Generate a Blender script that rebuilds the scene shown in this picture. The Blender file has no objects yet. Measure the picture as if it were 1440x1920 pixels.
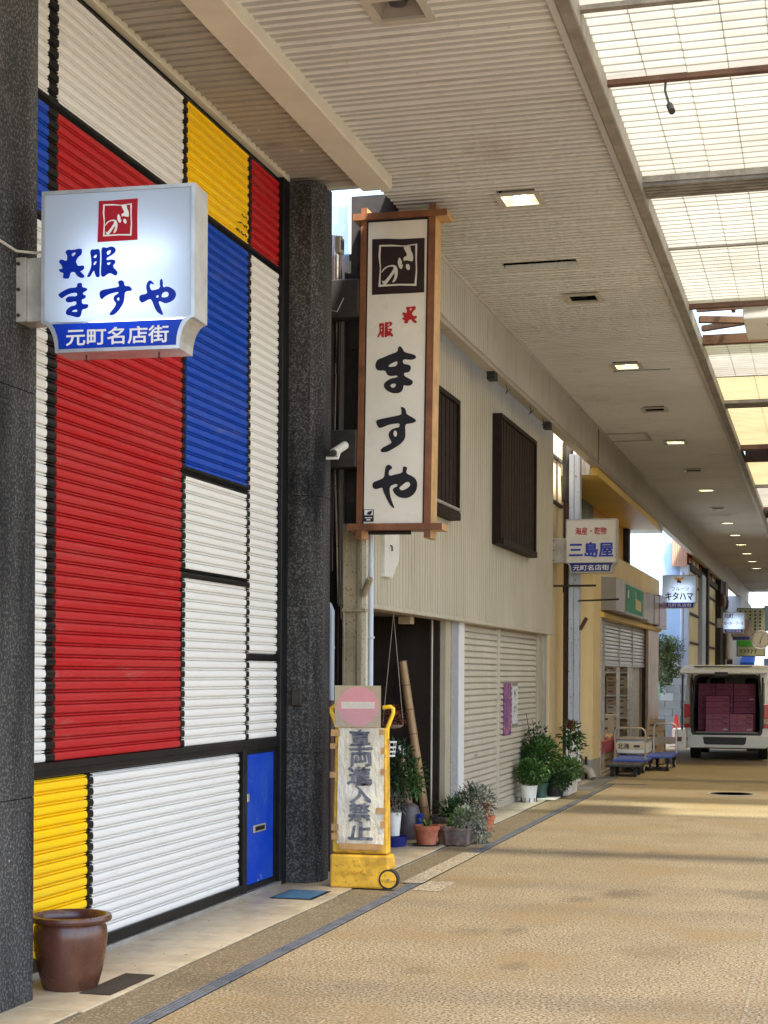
import bpy, bmesh, math, random
from mathutils import Vector, Matrix

random.seed(7)
R = math.radians
scene = bpy.context.scene
col = scene.collection

# ------------------------------------------------------------------ camera
YAW, ROLL, CAM_H = 0.268982, -0.0057017, 1.65
cam_data = bpy.data.cameras.new('camera')
cam_data.sensor_fit = 'VERTICAL'
cam_data.sensor_height = 36.0
cam_data.lens = 3000.0 / 1920.0 * 36.0
cam_data.shift_y = (1261.57 - 960.0) / 1920.0
cam_data.clip_start = 0.1
cam_data.clip_end = 2000.0
camera = bpy.data.objects.new('camera', cam_data)
col.objects.link(camera)
c_, s_ = math.cos(YAW), math.sin(YAW)
fw = Vector((-s_, c_, 0)); r0 = Vector((c_, s_, 0)); u0 = Vector((0, 0, 1))
rt = r0 * math.cos(ROLL) - u0 * math.sin(ROLL)
up = u0 * math.cos(ROLL) + r0 * math.sin(ROLL)
M = Matrix((rt, up, -fw)).transposed().to_4x4()
M.translation = (0, 0, CAM_H)
camera.matrix_world = M
scene.camera = camera

# ------------------------------------------------------------------ sky and sun
SUN_TO = Vector((-2.25, 1.7, -5.5)).normalized()      # direction the sunlight travels
sun_el = math.asin(-SUN_TO.z)
sun_az = math.atan2(-SUN_TO.x, -SUN_TO.y)            # compass angle of the sun, from +y towards +x
world = bpy.data.worlds.new('World')
scene.world = world
world.use_nodes = True
wn = world.node_tree
wn.nodes.clear()
sky = wn.nodes.new('ShaderNodeTexSky')
sky.sky_type = 'NISHITA'
sky.sun_disc = False
sky.sun_elevation = sun_el
sky.sun_rotation = sun_az
sky.altitude = 20
sky.air_density = 1.0
sky.dust_density = 2.0
bg = wn.nodes.new('ShaderNodeBackground')
bg.inputs['Strength'].default_value = 0.15
wo = wn.nodes.new('ShaderNodeOutputWorld')
wn.links.new(sky.outputs[0], bg.inputs[0])
wn.links.new(bg.outputs[0], wo.inputs[0])
sun_data = bpy.data.lights.new('sun', 'SUN')
sun_data.energy = 5.0
sun_data.angle = R(4.5)
sun_data.color = (1.0, 0.965, 0.91)
sun = bpy.data.objects.new('sun', sun_data)
col.objects.link(sun)
sun.rotation_euler = SUN_TO.to_track_quat('-Z', 'Y').to_euler()

vs = scene.view_settings
vs.view_transform = 'Standard'
vs.look = 'None'
vs.gamma = 1.0
vs.use_curve_mapping = False
vs.exposure = 2.2
scene.cycles.max_bounces = 10
scene.cycles.diffuse_bounces = 5
scene.cycles.transparent_max_bounces = 12
scene.cycles.sample_clamp_indirect = 6.0
scene.cycles.use_denoising = True
scene.cycles.caustics_reflective = False
scene.cycles.caustics_refractive = False

# ------------------------------------------------------------------ materials
MATS = {}

def nt_new(name):
    m = bpy.data.materials.new(name)
    m.use_nodes = True
    nt = m.node_tree
    nt.nodes.clear()
    out = nt.nodes.new('ShaderNodeOutputMaterial')
    b = nt.nodes.new('ShaderNodeBsdfPrincipled')
    nt.links.new(b.outputs[0], out.inputs[0])
    MATS[name] = m
    return m, nt, b, out

def lk(nt, a, b):
    nt.links.new(a, b)

def noise(nt, vec, scale, detail=4, rough=0.6, stretch=None):
    if stretch:
        mp = nt.nodes.new('ShaderNodeMapping')
        mp.inputs['Scale'].default_value = stretch
        lk(nt, vec, mp.inputs['Vector'])
        vec = mp.outputs[0]
    n = nt.nodes.new('ShaderNodeTexNoise')
    n.inputs['Scale'].default_value = scale
    n.inputs['Detail'].default_value = detail
    n.inputs['Roughness'].default_value = rough
    lk(nt, vec, n.inputs['Vector'])
    return n.outputs['Fac']

def ramp(nt, fac, a, b, lo=0.0, hi=1.0):
    r = nt.nodes.new('ShaderNodeMapRange')
    r.inputs['From Min'].default_value = a
    r.inputs['From Max'].default_value = b
    r.inputs['To Min'].default_value = lo
    r.inputs['To Max'].default_value = hi
    lk(nt, fac, r.inputs['Value'])
    return r.outputs[0]

def mixc(nt, fac, a, b, mode='MIX'):
    n = nt.nodes.new('ShaderNodeMix')
    n.data_type = 'RGBA'
    n.blend_type = mode
    if isinstance(fac, (int, float)):
        n.inputs[0].default_value = fac
    else:
        lk(nt, fac, n.inputs[0])
    for i, c in ((6, a), (7, b)):
        if isinstance(c, (tuple, list)):
            n.inputs[i].default_value = (c[0], c[1], c[2], 1)
        else:
            lk(nt, c, n.inputs[i])
    return n.outputs[2]

def mth(nt, op, a, b=None, c=None):
    n = nt.nodes.new('ShaderNodeMath')
    n.operation = op
    for i, v in enumerate((a, b, c)):
        if v is None:
            continue
        if isinstance(v, (int, float)):
            n.inputs[i].default_value = v
        else:
            lk(nt, v, n.inputs[i])
    return n.outputs[0]

def coords(nt, kind='Object'):
    if kind == 'World':
        return nt.nodes.new('ShaderNodeNewGeometry').outputs['Position']
    return nt.nodes.new('ShaderNodeTexCoord').outputs['Object']

def bump_to(nt, b, h, strength, dist=0.01):
    bp = nt.nodes.new('ShaderNodeBump')
    bp.inputs['Strength'].default_value = strength
    bp.inputs['Distance'].default_value = dist
    lk(nt, h, bp.inputs['Height'])
    lk(nt, bp.outputs[0], b.inputs['Normal'])

def mat(name, base, rough=0.55, var=0.12, scale=4.0, metal=0.0, spec=0.5, bump=0.0, bscale=60.0,
        dirt=None, dirt_amt=0.0, dirt_scale=2.5, streak=None, streak_amt=0.0,
        speck=None, speck_scale=200.0, speck_cut=(0.55, 0.62), speck_amt=1.0, space='World'):
    m, nt, b, out = nt_new(name)
    v = coords(nt, space)
    n1 = noise(nt, v, scale, 5)
    lo = tuple(x * (1 - var) for x in base)
    hi = tuple(min(1, x * (1 + var)) for x in base)
    c = mixc(nt, ramp(nt, n1, 0.3, 0.7), lo, hi)
    if dirt is not None:
        n2 = noise(nt, v, dirt_scale, 8, 0.7)
        c = mixc(nt, ramp(nt, n2, 0.42, 0.72, 0, dirt_amt), c, dirt)
    if streak is not None:
        n3 = noise(nt, v, 1.0, 6, 0.65, stretch=(14, 14, 0.7))
        c = mixc(nt, ramp(nt, n3, 0.45, 0.75, 0, streak_amt), c, streak)
    if speck is not None:
        n4 = noise(nt, v, speck_scale, 2, 0.5)
        c = mixc(nt, ramp(nt, n4, speck_cut[0], speck_cut[1], 0, speck_amt), c, speck)
    lk(nt, c, b.inputs['Base Color'])
    n5 = noise(nt, v, scale * 3, 3)
    lk(nt, ramp(nt, n5, 0.2, 0.8, max(0.02, rough - 0.08), min(1, rough + 0.08)), b.inputs['Roughness'])
    b.inputs['Metallic'].default_value = metal
    b.inputs['Specular IOR Level'].default_value = spec
    if bump:
        bump_to(nt, b, noise(nt, v, bscale, 4), bump)
    return m

def emis(name, color, strength):
    m, nt, b, out = nt_new(name)
    b.inputs['Base Color'].default_value = (*color, 1)
    b.inputs['Emission Color'].default_value = (*color, 1)
    b.inputs['Emission Strength'].default_value = strength
    return m

# --- painted shutter: flat paint in rectangles, a function of the place on the shutter
def paint_material(name, base, rects, blacks, wob=0.005):
    m, nt, b, out = nt_new(name)
    p = coords(nt, 'World')
    sx = nt.nodes.new('ShaderNodeSeparateXYZ')
    lk(nt, p, sx.inputs[0])
    nz = noise(nt, p, 60, 2)
    y = mth(nt, 'ADD', sx.outputs[1], mth(nt, 'MULTIPLY', mth(nt, 'SUBTRACT', nz, 0.5), wob * 2))
    z = mth(nt, 'ADD', sx.outputs[2], mth(nt, 'MULTIPLY', mth(nt, 'SUBTRACT', nz, 0.5), wob))

    def rect(y0, y1, z0, z1):
        f = None
        for v, op, val in ((y, 'GREATER_THAN', y0), (y, 'LESS_THAN', y1), (z, 'GREATER_THAN', z0), (z, 'LESS_THAN', z1)):
            if val is None:
                continue
            t = mth(nt, op, v, val)
            f = t if f is None else mth(nt, 'MULTIPLY', f, t)
        return f
    c = base
    for colr, r in rects:
        c = mixc(nt, rect(*r), c, colr)
    n2 = noise(nt, p, 1.0, 6, 0.65, stretch=(3, 0.8, 9))
    c = mixc(nt, ramp(nt, n2, 0.35, 0.75, 0, 0.10), c, (0.30, 0.27, 0.24), 'MIX')
    n3 = noise(nt, p, 9, 8, 0.75)
    c = mixc(nt, ramp(nt, n3, 0.63, 0.74, 0, 0.25), c, (0.22, 0.19, 0.16))
    n5 = noise(nt, p, 1.0, 7, 0.75, stretch=(1, 1.2, 7))
    c = mixc(nt, ramp(nt, n5, 0.60, 0.70, 0, 0.30), c, (0.34, 0.31, 0.27))
    for r in blacks:
        c = mixc(nt, rect(*r), c, (0.008, 0.008, 0.009))
    lk(nt, c, b.inputs['Base Color'])
    lk(nt, ramp(nt, noise(nt, p, 5, 4), 0.3, 0.7, 0.30, 0.5), b.inputs['Roughness'])
    b.inputs['Specular IOR Level'].default_value = 0.17
    bump_to(nt, b, noise(nt, p, 130, 3), 0.08, 0.004)
    return m

RED, BLUE, YEL = (0.46, 0.010, 0.016), (0.0, 0.060, 0.45), (0.97, 0.62, 0.002)
WHITE_P = (0.80, 0.79, 0.765)
N_ = None
paint_material('shutter_paint', WHITE_P,
    [(RED, (7.98, 9.75, 1.1, 4.74)), (BLUE, (N_, 7.87, 4.09, 4.74)), (YEL, (9.82, 10.98, 4.74, 5.5)),
     (RED, (11.04, N_, 4.74, 5.5)), (BLUE, (9.82, 10.98, 2.97, 4.74))],
    [(7.868, 7.982, 1.0, N_), (9.748, 9.824, 1.0, N_), (10.976, 11.046, 1.0, N_), (11.655, N_, N_, N_),
     (N_, N_, 4.71, 4.768), (N_, 7.9, 4.068, 4.118), (9.76, 11.0, 2.94, 3.006), (9.76, 11.0, 2.268, 2.332),
     (10.99, N_, 1.732, 1.788), (N_, N_, 5.415, N_)])
paint_material('shutter_paint_low', WHITE_P, [(YEL, (N_, 8.42, N_, N_))],
    [(8.385, 8.465, N_, N_), (10.85, N_, N_, N_)])

mat('black_paint', (0.008, 0.008, 0.009), 0.4, 0.3, 20, spec=0.2, bump=0.05, dirt=(0.035, 0.032, 0.03), dirt_amt=0.25)
mat('door_blue', (0.0, 0.042, 0.42), 0.45, 0.06, 6, spec=0.2, dirt=(0.06, 0.16, 0.45), dirt_amt=0.35, speck=(0.3, 0.4, 0.5), speck_scale=14, speck_cut=(0.70, 0.73), speck_amt=0.6)
mat('aluminium', (0.62, 0.63, 0.64), 0.38, 0.12, 8, metal=0.85, dirt=(0.25, 0.23, 0.2), dirt_amt=0.4)
mat('aluminium_dull', (0.46, 0.44, 0.40), 0.5, 0.15, 7, metal=0.55, dirt=(0.2, 0.16, 0.1), dirt_amt=0.55, dirt_scale=8)
mat('chrome', (0.75, 0.75, 0.76), 0.16, 0.05, 8, metal=1.0)
# rough pitched render on the pillars
def pillar_material():
    m, nt, b, out = nt_new('pillar_stone')
    p = coords(nt, 'World')
    big = noise(nt, p, 1.0, 6, 0.6, stretch=(2.2, 2.2, 0.45))
    c = mixc(nt, ramp(nt, big, 0.32, 0.68), (0.010, 0.010, 0.012), (0.070, 0.068, 0.066))
    fine = noise(nt, p, 62, 4, 0.75)
    f2 = mth(nt, 'MULTIPLY', ramp(nt, fine, 0.50, 0.60), ramp(nt, big, 0.32, 0.62, 0.10, 0.85))
    c = mixc(nt, f2, c, (0.215, 0.21, 0.20))
    wear = noise(nt, p, 3.0, 8, 0.75)
    c = mixc(nt, ramp(nt, wear, 0.60, 0.75, 0, 0.4), c, (0.20, 0.19, 0.17))
    fleck = noise(nt, p, 11, 2, 0.5)
    c = mixc(nt, ramp(nt, fleck, 0.775, 0.785, 0, 0.8), c, (0.55, 0.55, 0.53))
    lk(nt, c, b.inputs['Base Color'])
    b.inputs['Roughness'].default_value = 0.85
    b.inputs['Specular IOR Level'].default_value = 0.12
    h = mth(nt, 'ADD', fine, mth(nt, 'MULTIPLY', wear, 0.4))
    bump_to(nt, b, h, 0.55, 0.008)
pillar_material()
# paving: fine tan aggregate
def paving_material():
    m, nt, b, out = nt_new('paving')
    p = coords(nt, 'World')
    g = noise(nt, p, 62, 2, 0.75)
    c = mixc(nt, ramp(nt, g, 0.36, 0.64), (0.05, 0.040, 0.026), (0.56, 0.45, 0.29))
    g2 = noise(nt, p, 34, 2, 0.5)
    c = mixc(nt, ramp(nt, g2, 0.58, 0.70, 0, 0.7), c, (0.13, 0.10, 0.06))
    big = noise(nt, p, 0.9, 7, 0.7)
    c = mixc(nt, ramp(nt, big, 0.44, 0.64, 0, 0.5), c, (0.15, 0.12, 0.08))
    warm = noise(nt, p, 0.9, 4, 0.6)
    c = mixc(nt, ramp(nt, warm, 0.5, 0.72, 0, 0.30), c, (0.45, 0.29, 0.10))
    st = noise(nt, p, 1.0, 3, 0.5, stretch=(1.0, 0.55, 1))
    c = mixc(nt, ramp(nt, st, 0.64, 0.74, 0, 0.6), c, (0.075, 0.06, 0.045))
    sp = nt.nodes.new('ShaderNodeSeparateXYZ'); lk(nt, p, sp.inputs[0])
    rag = noise(nt, p, 7, 6, 0.75)
    for sx_, sy_, ra, rb, k_ in ((-1.44, 12.05, 0.20, 0.30, 0.75), (-1.73, 11.65, 0.13, 0.20, 0.6), (-1.91, 10.12, 0.10, 0.18, 0.65), (-2.19, 10.04, 0.16, 0.22, 0.45),
                                 (-1.68, 8.89, 0.10, 0.16, 0.55), (-2.18, 8.6, 0.12, 0.14, 0.45), (-2.1, 14.6, 0.25, 0.5, 0.35), (-0.9, 9.6, 0.3, 0.4, 0.3), (-2.6, 7.4, 0.3, 0.5, 0.3)):
        dx = mth(nt, 'DIVIDE', mth(nt, 'SUBTRACT', sp.outputs[0], sx_), ra)
        dy = mth(nt, 'DIVIDE', mth(nt, 'SUBTRACT', sp.outputs[1], sy_), rb)
        d2 = mth(nt, 'ADD', mth(nt, 'MULTIPLY', dx, dx), mth(nt, 'MULTIPLY', dy, dy))
        d3 = mth(nt, 'ADD', d2, mth(nt, 'MULTIPLY', mth(nt, 'SUBTRACT', rag, 0.5), 4.5))
        c = mixc(nt, ramp(nt, d3, 1.2, 0.0, 0, k_ * 0.7), c, (0.085, 0.062, 0.042))
    lk(nt, c, b.inputs['Base Color'])
    b.inputs['Roughness'].default_value = 0.82
    b.inputs['Specular IOR Level'].default_value = 0.35
    bump_to(nt, b, g, 0.12, 0.005)
paving_material()
mat('paving_dark', (0.145, 0.115, 0.07), 0.85, 0.3, 40, dirt=(0.10, 0.08, 0.05), dirt_amt=0.5, speck=(0.42, 0.34, 0.22), speck_scale=75, speck_cut=(0.54, 0.64), speck_amt=0.7, bump=0.4, bscale=70)
mat('seam_pale', (0.42, 0.36, 0.26), 0.85, 0.3, 30, speck=(0.2, 0.16, 0.1), speck_scale=30, speck_cut=(0.45, 0.55))
mat('tile', (0.50, 0.43, 0.315), 0.45, 0.14, 1.6, dirt=(0.22, 0.17, 0.11), dirt_amt=0.6, dirt_scale=5, bump=0.06, bscale=40)
mat('tile_grey', (0.42, 0.40, 0.34), 0.6, 0.14, 3, dirt=(0.2, 0.17, 0.11), dirt_amt=0.5, dirt_scale=5)
mat('joint', (0.10, 0.09, 0.07), 0.9)
mat('concrete', (0.38, 0.37, 0.34), 0.8, 0.15, 4, dirt=(0.2, 0.18, 0.15), dirt_amt=0.5, bump=0.2, bscale=80)
mat('asphalt', (0.12, 0.115, 0.105), 0.85, 0.2, 2, bump=0.3, bscale=120)
mat('lot_ground', (0.40, 0.38, 0.33), 0.85, 0.12, 2, bump=0.2, bscale=90)
mat('grate_steel', (0.13, 0.15, 0.19), 0.55, 0.3, 8, metal=0.2, dirt=(0.24, 0.22, 0.18), dirt_amt=0.6, dirt_scale=7)
mat('mat_blue', (0.06, 0.17, 0.28), 0.6, 0.25, 14, dirt=(0.2, 0.18, 0.14), dirt_amt=0.4)
mat('dark_void', (0.010, 0.009, 0.008), 0.95, 0.2, spec=0.05)
# old white ceiling paint
def flaking(name, base, flake, ambient, axis_stretch, amt=0.5):
    m, nt, b, out = nt_new(name)
    p = coords(nt, 'World')
    n1 = noise(nt, p, 0.35, 5, 0.6)
    c = mixc(nt, ramp(nt, n1, 0.3, 0.7), tuple(x * 0.80 for x in base), base)
    n2 = noise(nt, p, 1.0, 8, 0.72, stretch=axis_stretch)
    c = mixc(nt, ramp(nt, n2, 0.55, 0.66, 0, amt), c, flake)
    n3 = noise(nt, p, 2.1, 9, 0.8, stretch=(axis_stretch[0] * 1.6, axis_stretch[1] * 1.6, axis_stretch[2]))
    c = mixc(nt, ramp(nt, n3, 0.61, 0.65, 0, 0.75), c, ambient)
    n4 = noise(nt, p, 0.75, 7, 0.7)
    c = mixc(nt, ramp(nt, n4, 0.60, 0.74, 0, 0.45), c, (0.25, 0.19, 0.115))
    lk(nt, c, b.inputs['Base Color'])
    b.inputs['Roughness'].default_value = 0.55
    bump_to(nt, b, mth(nt, 'ADD', n2, n3), 0.25, 0.006)
flaking('soffit_paint', (0.45, 0.445, 0.43), (0.25, 0.225, 0.175), (0.70, 0.68, 0.62), (1.1, 9, 1), 0.6)
flaking('soffit_lip_highlight', (0.80, 0.785, 0.74), (0.5, 0.46, 0.38), (0.62, 0.58, 0.5), (1.3, 9, 1), 0.4)  # near-white colour stands in for light caught on the slat edges
flaking('soffit_strip', (0.42, 0.385, 0.33), (0.22, 0.175, 0.12), (0.66, 0.62, 0.5), (1.5, 8, 1), 0.65)
flaking('fascia_paint', (0.56, 0.53, 0.47), (0.27, 0.235, 0.17), (0.17, 0.14, 0.10), (8, 8, 1.0), 0.6)
mat('beam_paint', (0.66, 0.61, 0.50), 0.5, 0.06, 2, dirt=(0.4, 0.34, 0.24), dirt_amt=0.25)
mat('edge_trim', (0.20, 0.18, 0.15), 0.6, 0.2, 3, dirt=(0.35, 0.31, 0.25), dirt_amt=0.5, dirt_scale=6)
mat('rusty_brown', (0.12, 0.065, 0.045), 0.8, 0.3, 5, spec=0.2, dirt=(0.14, 0.085, 0.055), dirt_amt=0.5, bump=0.2)
mat('grey_beam', (0.27, 0.25, 0.215), 0.8, 0.25, 7, spec=0.2, bump=0.4, bscale=60, dirt=(0.09, 0.08, 0.07), dirt_amt=0.6, dirt_scale=9)

def translucent(name, colr, transp, dirt_c, tr_col=None):
    m, nt, b, out = nt_new(name)
    p = coords(nt, 'World')
    n1 = noise(nt, p, 0.8, 6, 0.65)
    c = mixc(nt, ramp(nt, n1, 0.42, 0.75, 0, 0.55), colr, dirt_c)
    n2 = noise(nt, p, 1.0, 6, 0.7, stretch=(2, 18, 1))
    c = mixc(nt, ramp(nt, n2, 0.45, 0.7, 0, 0.6), c, dirt_c)
    t = nt.nodes.new('ShaderNodeBsdfTranslucent')
    d = nt.nodes.new('ShaderNodeBsdfDiffuse')
    tp = nt.nodes.new('ShaderNodeBsdfTransparent')
    lk(nt, c, t.inputs[0]); lk(nt, c, d.inputs[0])
    if tr_col is None:
        lk(nt, c, tp.inputs[0])
    else:
        tp.inputs[0].default_value = (*tr_col, 1)
    m1 = nt.nodes.new('ShaderNodeMixShader'); m1.inputs[0].default_value = 0.22
    lk(nt, t.outputs[0], m1.inputs[1]); lk(nt, d.outputs[0], m1.inputs[2])
    m2 = nt.nodes.new('ShaderNodeMixShader'); m2.inputs[0].default_value = transp
    lk(nt, m1.outputs[0], m2.inputs[1]); lk(nt, tp.outputs[0], m2.inputs[2])
    lk(nt, m2.outputs[0], out.inputs[0])
    nt.nodes.remove(b)
translucent('roof_white', (0.20, 0.193, 0.168), 0.17, (0.12, 0.108, 0.08), (1.0, 0.89, 0.68))
translucent('roof_yellow', (0.25, 0.215, 0.125), 0.08, (0.18, 0.15, 0.085), (0.8, 0.66, 0.35))
translucent('roof_upper', (0.50, 0.49, 0.34), 0.42, (0.34, 0.32, 0.2), (0.85, 0.82, 0.62))
translucent('clear_plastic', (0.75, 0.78, 0.80), 0.35, (0.6, 0.62, 0.64), (0.9, 0.9, 0.9))

mat('sign_panel', (0.82, 0.785, 0.69), 0.3, 0.06, 1.2, dirt=(0.55, 0.47, 0.32), dirt_amt=0.25, dirt_scale=1.5)
mat('sign_panel_grey', (0.62, 0.60, 0.55), 0.3, 0.06, 1.2, dirt=(0.5, 0.45, 0.35), dirt_amt=0.3)
mat('wood_red', (0.22, 0.085, 0.035), 0.45, 0.35, 6, streak=(0.11, 0.035, 0.015), streak_amt=0.6)
mat('wood_tan', (0.50, 0.30, 0.13), 0.5, 0.25, 6, streak=(0.30, 0.16, 0.06), streak_amt=0.5)
mat('ink_black', (0.006, 0.006, 0.010), 0.4, 0.1)
mat('ink_plum', (0.020, 0.008, 0.012), 0.4, 0.1)
mat('ink_red', (0.42, 0.012, 0.016), 0.4, 0.1)
mat('ink_blue', (0.010, 0.035, 0.36), 0.4, 0.1)
mat('ink_navy', (0.010, 0.018, 0.16), 0.35, 0.1)
mat('ink_cream', (0.74, 0.72, 0.62), 0.4, 0.05)
mat('ink_white', (0.80, 0.80, 0.80), 0.4, 0.03)
mat('ink_green', (0.03, 0.30, 0.05), 0.4, 0.1)

# acrylic sign face: lets the tubes inside shine through
def acrylic(name, colr):
    m, nt, b, out = nt_new(name)
    t = nt.nodes.new('ShaderNodeBsdfTranslucent')
    t.inputs[0].default_value = (*colr, 1)
    b.inputs['Base Color'].default_value = (*colr, 1)
    b.inputs['Roughness'].default_value = 0.25
    mx = nt.nodes.new('ShaderNodeMixShader'); mx.inputs[0].default_value = 0.5
    lk(nt, b.outputs[0], mx.inputs[1]); lk(nt, t.outputs[0], mx.inputs[2])
    lk(nt, mx.outputs[0], out.inputs[0])
acrylic('acrylic_white', (0.68, 0.78, 0.95))
acrylic('acrylic_blue', (0.010, 0.05, 0.52))
acrylic('acrylic_navy', (0.012, 0.02, 0.20))
acrylic('acrylic_red', (0.62, 0.03, 0.06))
emis('tube_glow', (0.80, 0.90, 1.0), 4.2)
emis('bulb_glow', (1.0, 0.92, 0.74), 6.0)
mat('lamp_white', (0.78, 0.77, 0.72), 0.4, 0.04)
mat('lamp_frame', (0.46, 0.43, 0.37), 0.5, 0.12, 5, dirt=(0.3, 0.25, 0.18), dirt_amt=0.4)
mat('lamp_reflector', (0.50, 0.50, 0.34), 0.4, 0.05)

mat('cream_cladding', (0.475, 0.43, 0.335), 0.55, 0.10, 0.8, spec=0.3, streak=(0.28, 0.245, 0.18), streak_amt=0.55)
mat('cream_shutter', (0.52, 0.475, 0.395), 0.5, 0.08, 1.5, spec=0.3, streak=(0.36, 0.31, 0.24), streak_amt=0.4, dirt=(0.42, 0.36, 0.28), dirt_amt=0.25)
mat('dark_bronze', (0.018, 0.011, 0.009), 0.6, 0.2, 8, spec=0.12)
mat('dark_boards', (0.030, 0.022, 0.018), 0.75, 0.25, 3, spec=0.15, streak=(0.02, 0.015, 0.012), streak_amt=0.6)
mat('granite', (0.20, 0.20, 0.21), 0.7, 0.15, 30, speck=(0.50, 0.50, 0.52), speck_scale=130, speck_cut=(0.48, 0.55), speck_amt=0.8, bump=0.35, bscale=120)
mat('post_white', (0.68, 0.69, 0.70), 0.5, 0.06, 3)
mat('post_beige', (0.42, 0.37, 0.27), 0.6, 0.1, 3, streak=(0.28, 0.23, 0.15), streak_amt=0.4)
mat('steel_dirty', (0.30, 0.25, 0.16), 0.7, 0.3, 3, streak=(0.10, 0.075, 0.045), streak_amt=0.75, speck=(0.05, 0.04, 0.03), speck_scale=45, speck_cut=(0.62, 0.68), speck_amt=0.7)
mat('steel_light', (0.52, 0.48, 0.38), 0.65, 0.15, 4, speck=(0.14, 0.09, 0.05), speck_scale=50, speck_cut=(0.60, 0.66), speck_amt=0.7)
mat('steel_black', (0.012, 0.011, 0.011), 0.7, 0.3, 5, dirt=(0.10, 0.07, 0.05), dirt_amt=0.4)
mat('pipe_grey', (0.30, 0.34, 0.40), 0.4, 0.08, 4)
mat('pipe_blue', (0.50, 0.57, 0.68), 0.45, 0.08, 4, streak=(0.3, 0.28, 0.25), streak_amt=0.3)
mat('pipe_brown', (0.06, 0.022, 0.018), 0.6, 0.3, 4, dirt=(0.03, 0.02, 0.02), dirt_amt=0.5)
mat('yellow_wall', (0.80, 0.62, 0.33), 0.6, 0.08, 0.9, streak=(0.55, 0.38, 0.15), streak_amt=0.25)
mat('ochre_wall', (0.66, 0.37, 0.07), 0.6, 0.1, 1.2)
mat('yellow_soffit', (0.80, 0.54, 0.10), 0.5, 0.06, 1)
mat('cream_wall', (0.78, 0.64, 0.40), 0.6, 0.08, 0.8, streak=(0.60, 0.46, 0.24), streak_amt=0.35)
mat('tan_marble', (0.42, 0.27, 0.15), 0.35, 0.25, 2.5, streak=(0.25, 0.13, 0.06), streak_amt=0.6)
mat('blue_column', (0.44, 0.50, 0.60), 0.5, 0.08, 3, streak=(0.30, 0.28, 0.26), streak_amt=0.35, speck=(0.16, 0.09, 0.05), speck_scale=22, speck_cut=(0.66, 0.70), speck_amt=0.8)
mat('steel_shutter', (0.50, 0.50, 0.51), 0.35, 0.06, 3, metal=0.5)
mat('stainless', (0.42, 0.40, 0.37), 0.4, 0.06, 3, metal=0.7)
mat('carton', (0.36, 0.26, 0.16), 0.8, 0.12, 5)
mat('carton_pale', (0.52, 0.44, 0.32), 0.8, 0.10, 5)
mat('carton_print', (0.14, 0.06, 0.05), 0.8, 0.1)
mat('pink_carton', (0.34, 0.075, 0.14), 0.7, 0.12, 4)
mat('pink_carton_light', (0.40, 0.12, 0.19), 0.7, 0.12, 4)
mat('white_plastic', (0.74, 0.74, 0.72), 0.4, 0.05, 6)
mat('dark_plastic', (0.03, 0.03, 0.032), 0.5, 0.2, 6)
mat('rubber', (0.018, 0.018, 0.018), 0.8, 0.2, 10)
mat('blue_deck', (0.055, 0.09, 0.38), 0.5, 0.1, 6)
mat('beige_steel', (0.36, 0.31, 0.235), 0.4, 0.08, 6, metal=0.3)
mat('van_white', (0.80, 0.80, 0.78), 0.22, 0.03, 2, spec=0.6)
mat('van_dark', (0.020, 0.020, 0.022), 0.5, 0.2, 5)
mat('van_trim', (0.10, 0.09, 0.085), 0.6, 0.15, 4)
mat('van_cream', (0.42, 0.39, 0.33), 0.5, 0.1, 4)
mat('lamp_red', (0.62, 0.008, 0.008), 0.15, 0.05, spec=0.7)
mat('lamp_amber', (0.45, 0.30, 0.20), 0.15, 0.1, spec=0.7)
mat('terracotta', (0.38, 0.095, 0.038), 0.7, 0.15, 8, dirt=(0.50, 0.42, 0.36), dirt_amt=0.25, dirt_scale=9, space='Object')
mat('terracotta_pale', (0.30, 0.13, 0.085), 0.75, 0.15, 8, dirt=(0.60, 0.58, 0.55), dirt_amt=0.8, dirt_scale=8, space='Object')
mat('brown_glaze', (0.085, 0.030, 0.019), 0.28, 0.25, 5, dirt=(0.15, 0.07, 0.045), dirt_amt=0.6, dirt_scale=3, spec=0.55, streak=(0.05, 0.02, 0.014), streak_amt=0.4)
mat('planter_brown', (0.09, 0.055, 0.045), 0.6, 0.15, 6, dirt=(0.45, 0.45, 0.45), dirt_amt=0.4, dirt_scale=7, space='Object')
mat('pot_green', (0.02, 0.07, 0.06), 0.4, 0.1, 6)
mat('pot_black', (0.02, 0.02, 0.02), 0.5, 0.1, 6)
mat('soil', (0.035, 0.025, 0.018), 0.95, 0.3, 30, bump=0.5, bscale=80)
mat('leaf_green', (0.035, 0.095, 0.022), 0.5, 0.5, 14, spec=0.4)
mat('leaf_mid', (0.075, 0.16, 0.035), 0.5, 0.45, 14, spec=0.4)
mat('leaf_dark', (0.022, 0.050, 0.018), 0.5, 0.5, 14)
mat('leaf_silver', (0.19, 0.205, 0.175), 0.6, 0.4, 16)
mat('leaf_rust', (0.22, 0.055, 0.03), 0.6, 0.3, 14)
mat('leaf_tree', (0.15, 0.19, 0.06), 0.6, 0.5, 4)
mat('twig', (0.10, 0.07, 0.045), 0.8, 0.2, 10)
mat('bamboo', (0.36, 0.215, 0.095), 0.42, 0.2, 3, streak=(0.24, 0.13, 0.05), streak_amt=0.5)
mat('bamboo_node', (0.10, 0.055, 0.03), 0.6, 0.2, 5)
mat('cart_yellow', (0.72, 0.43, 0.045), 0.45, 0.18, 5, spec=0.3, dirt=(0.26, 0.14, 0.03), dirt_amt=0.8, dirt_scale=7, speck=(0.20, 0.12, 0.04), speck_scale=30, speck_cut=(0.62, 0.70), speck_amt=0.5)
mat('cart_bright', (0.88, 0.55, 0.02), 0.35, 0.05, 5)
mat('cardboard', (0.44, 0.36, 0.24), 0.85, 0.08, 6)
mat('tape', (0.46, 0.27, 0.11), 0.35, 0.2, 14)
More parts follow.
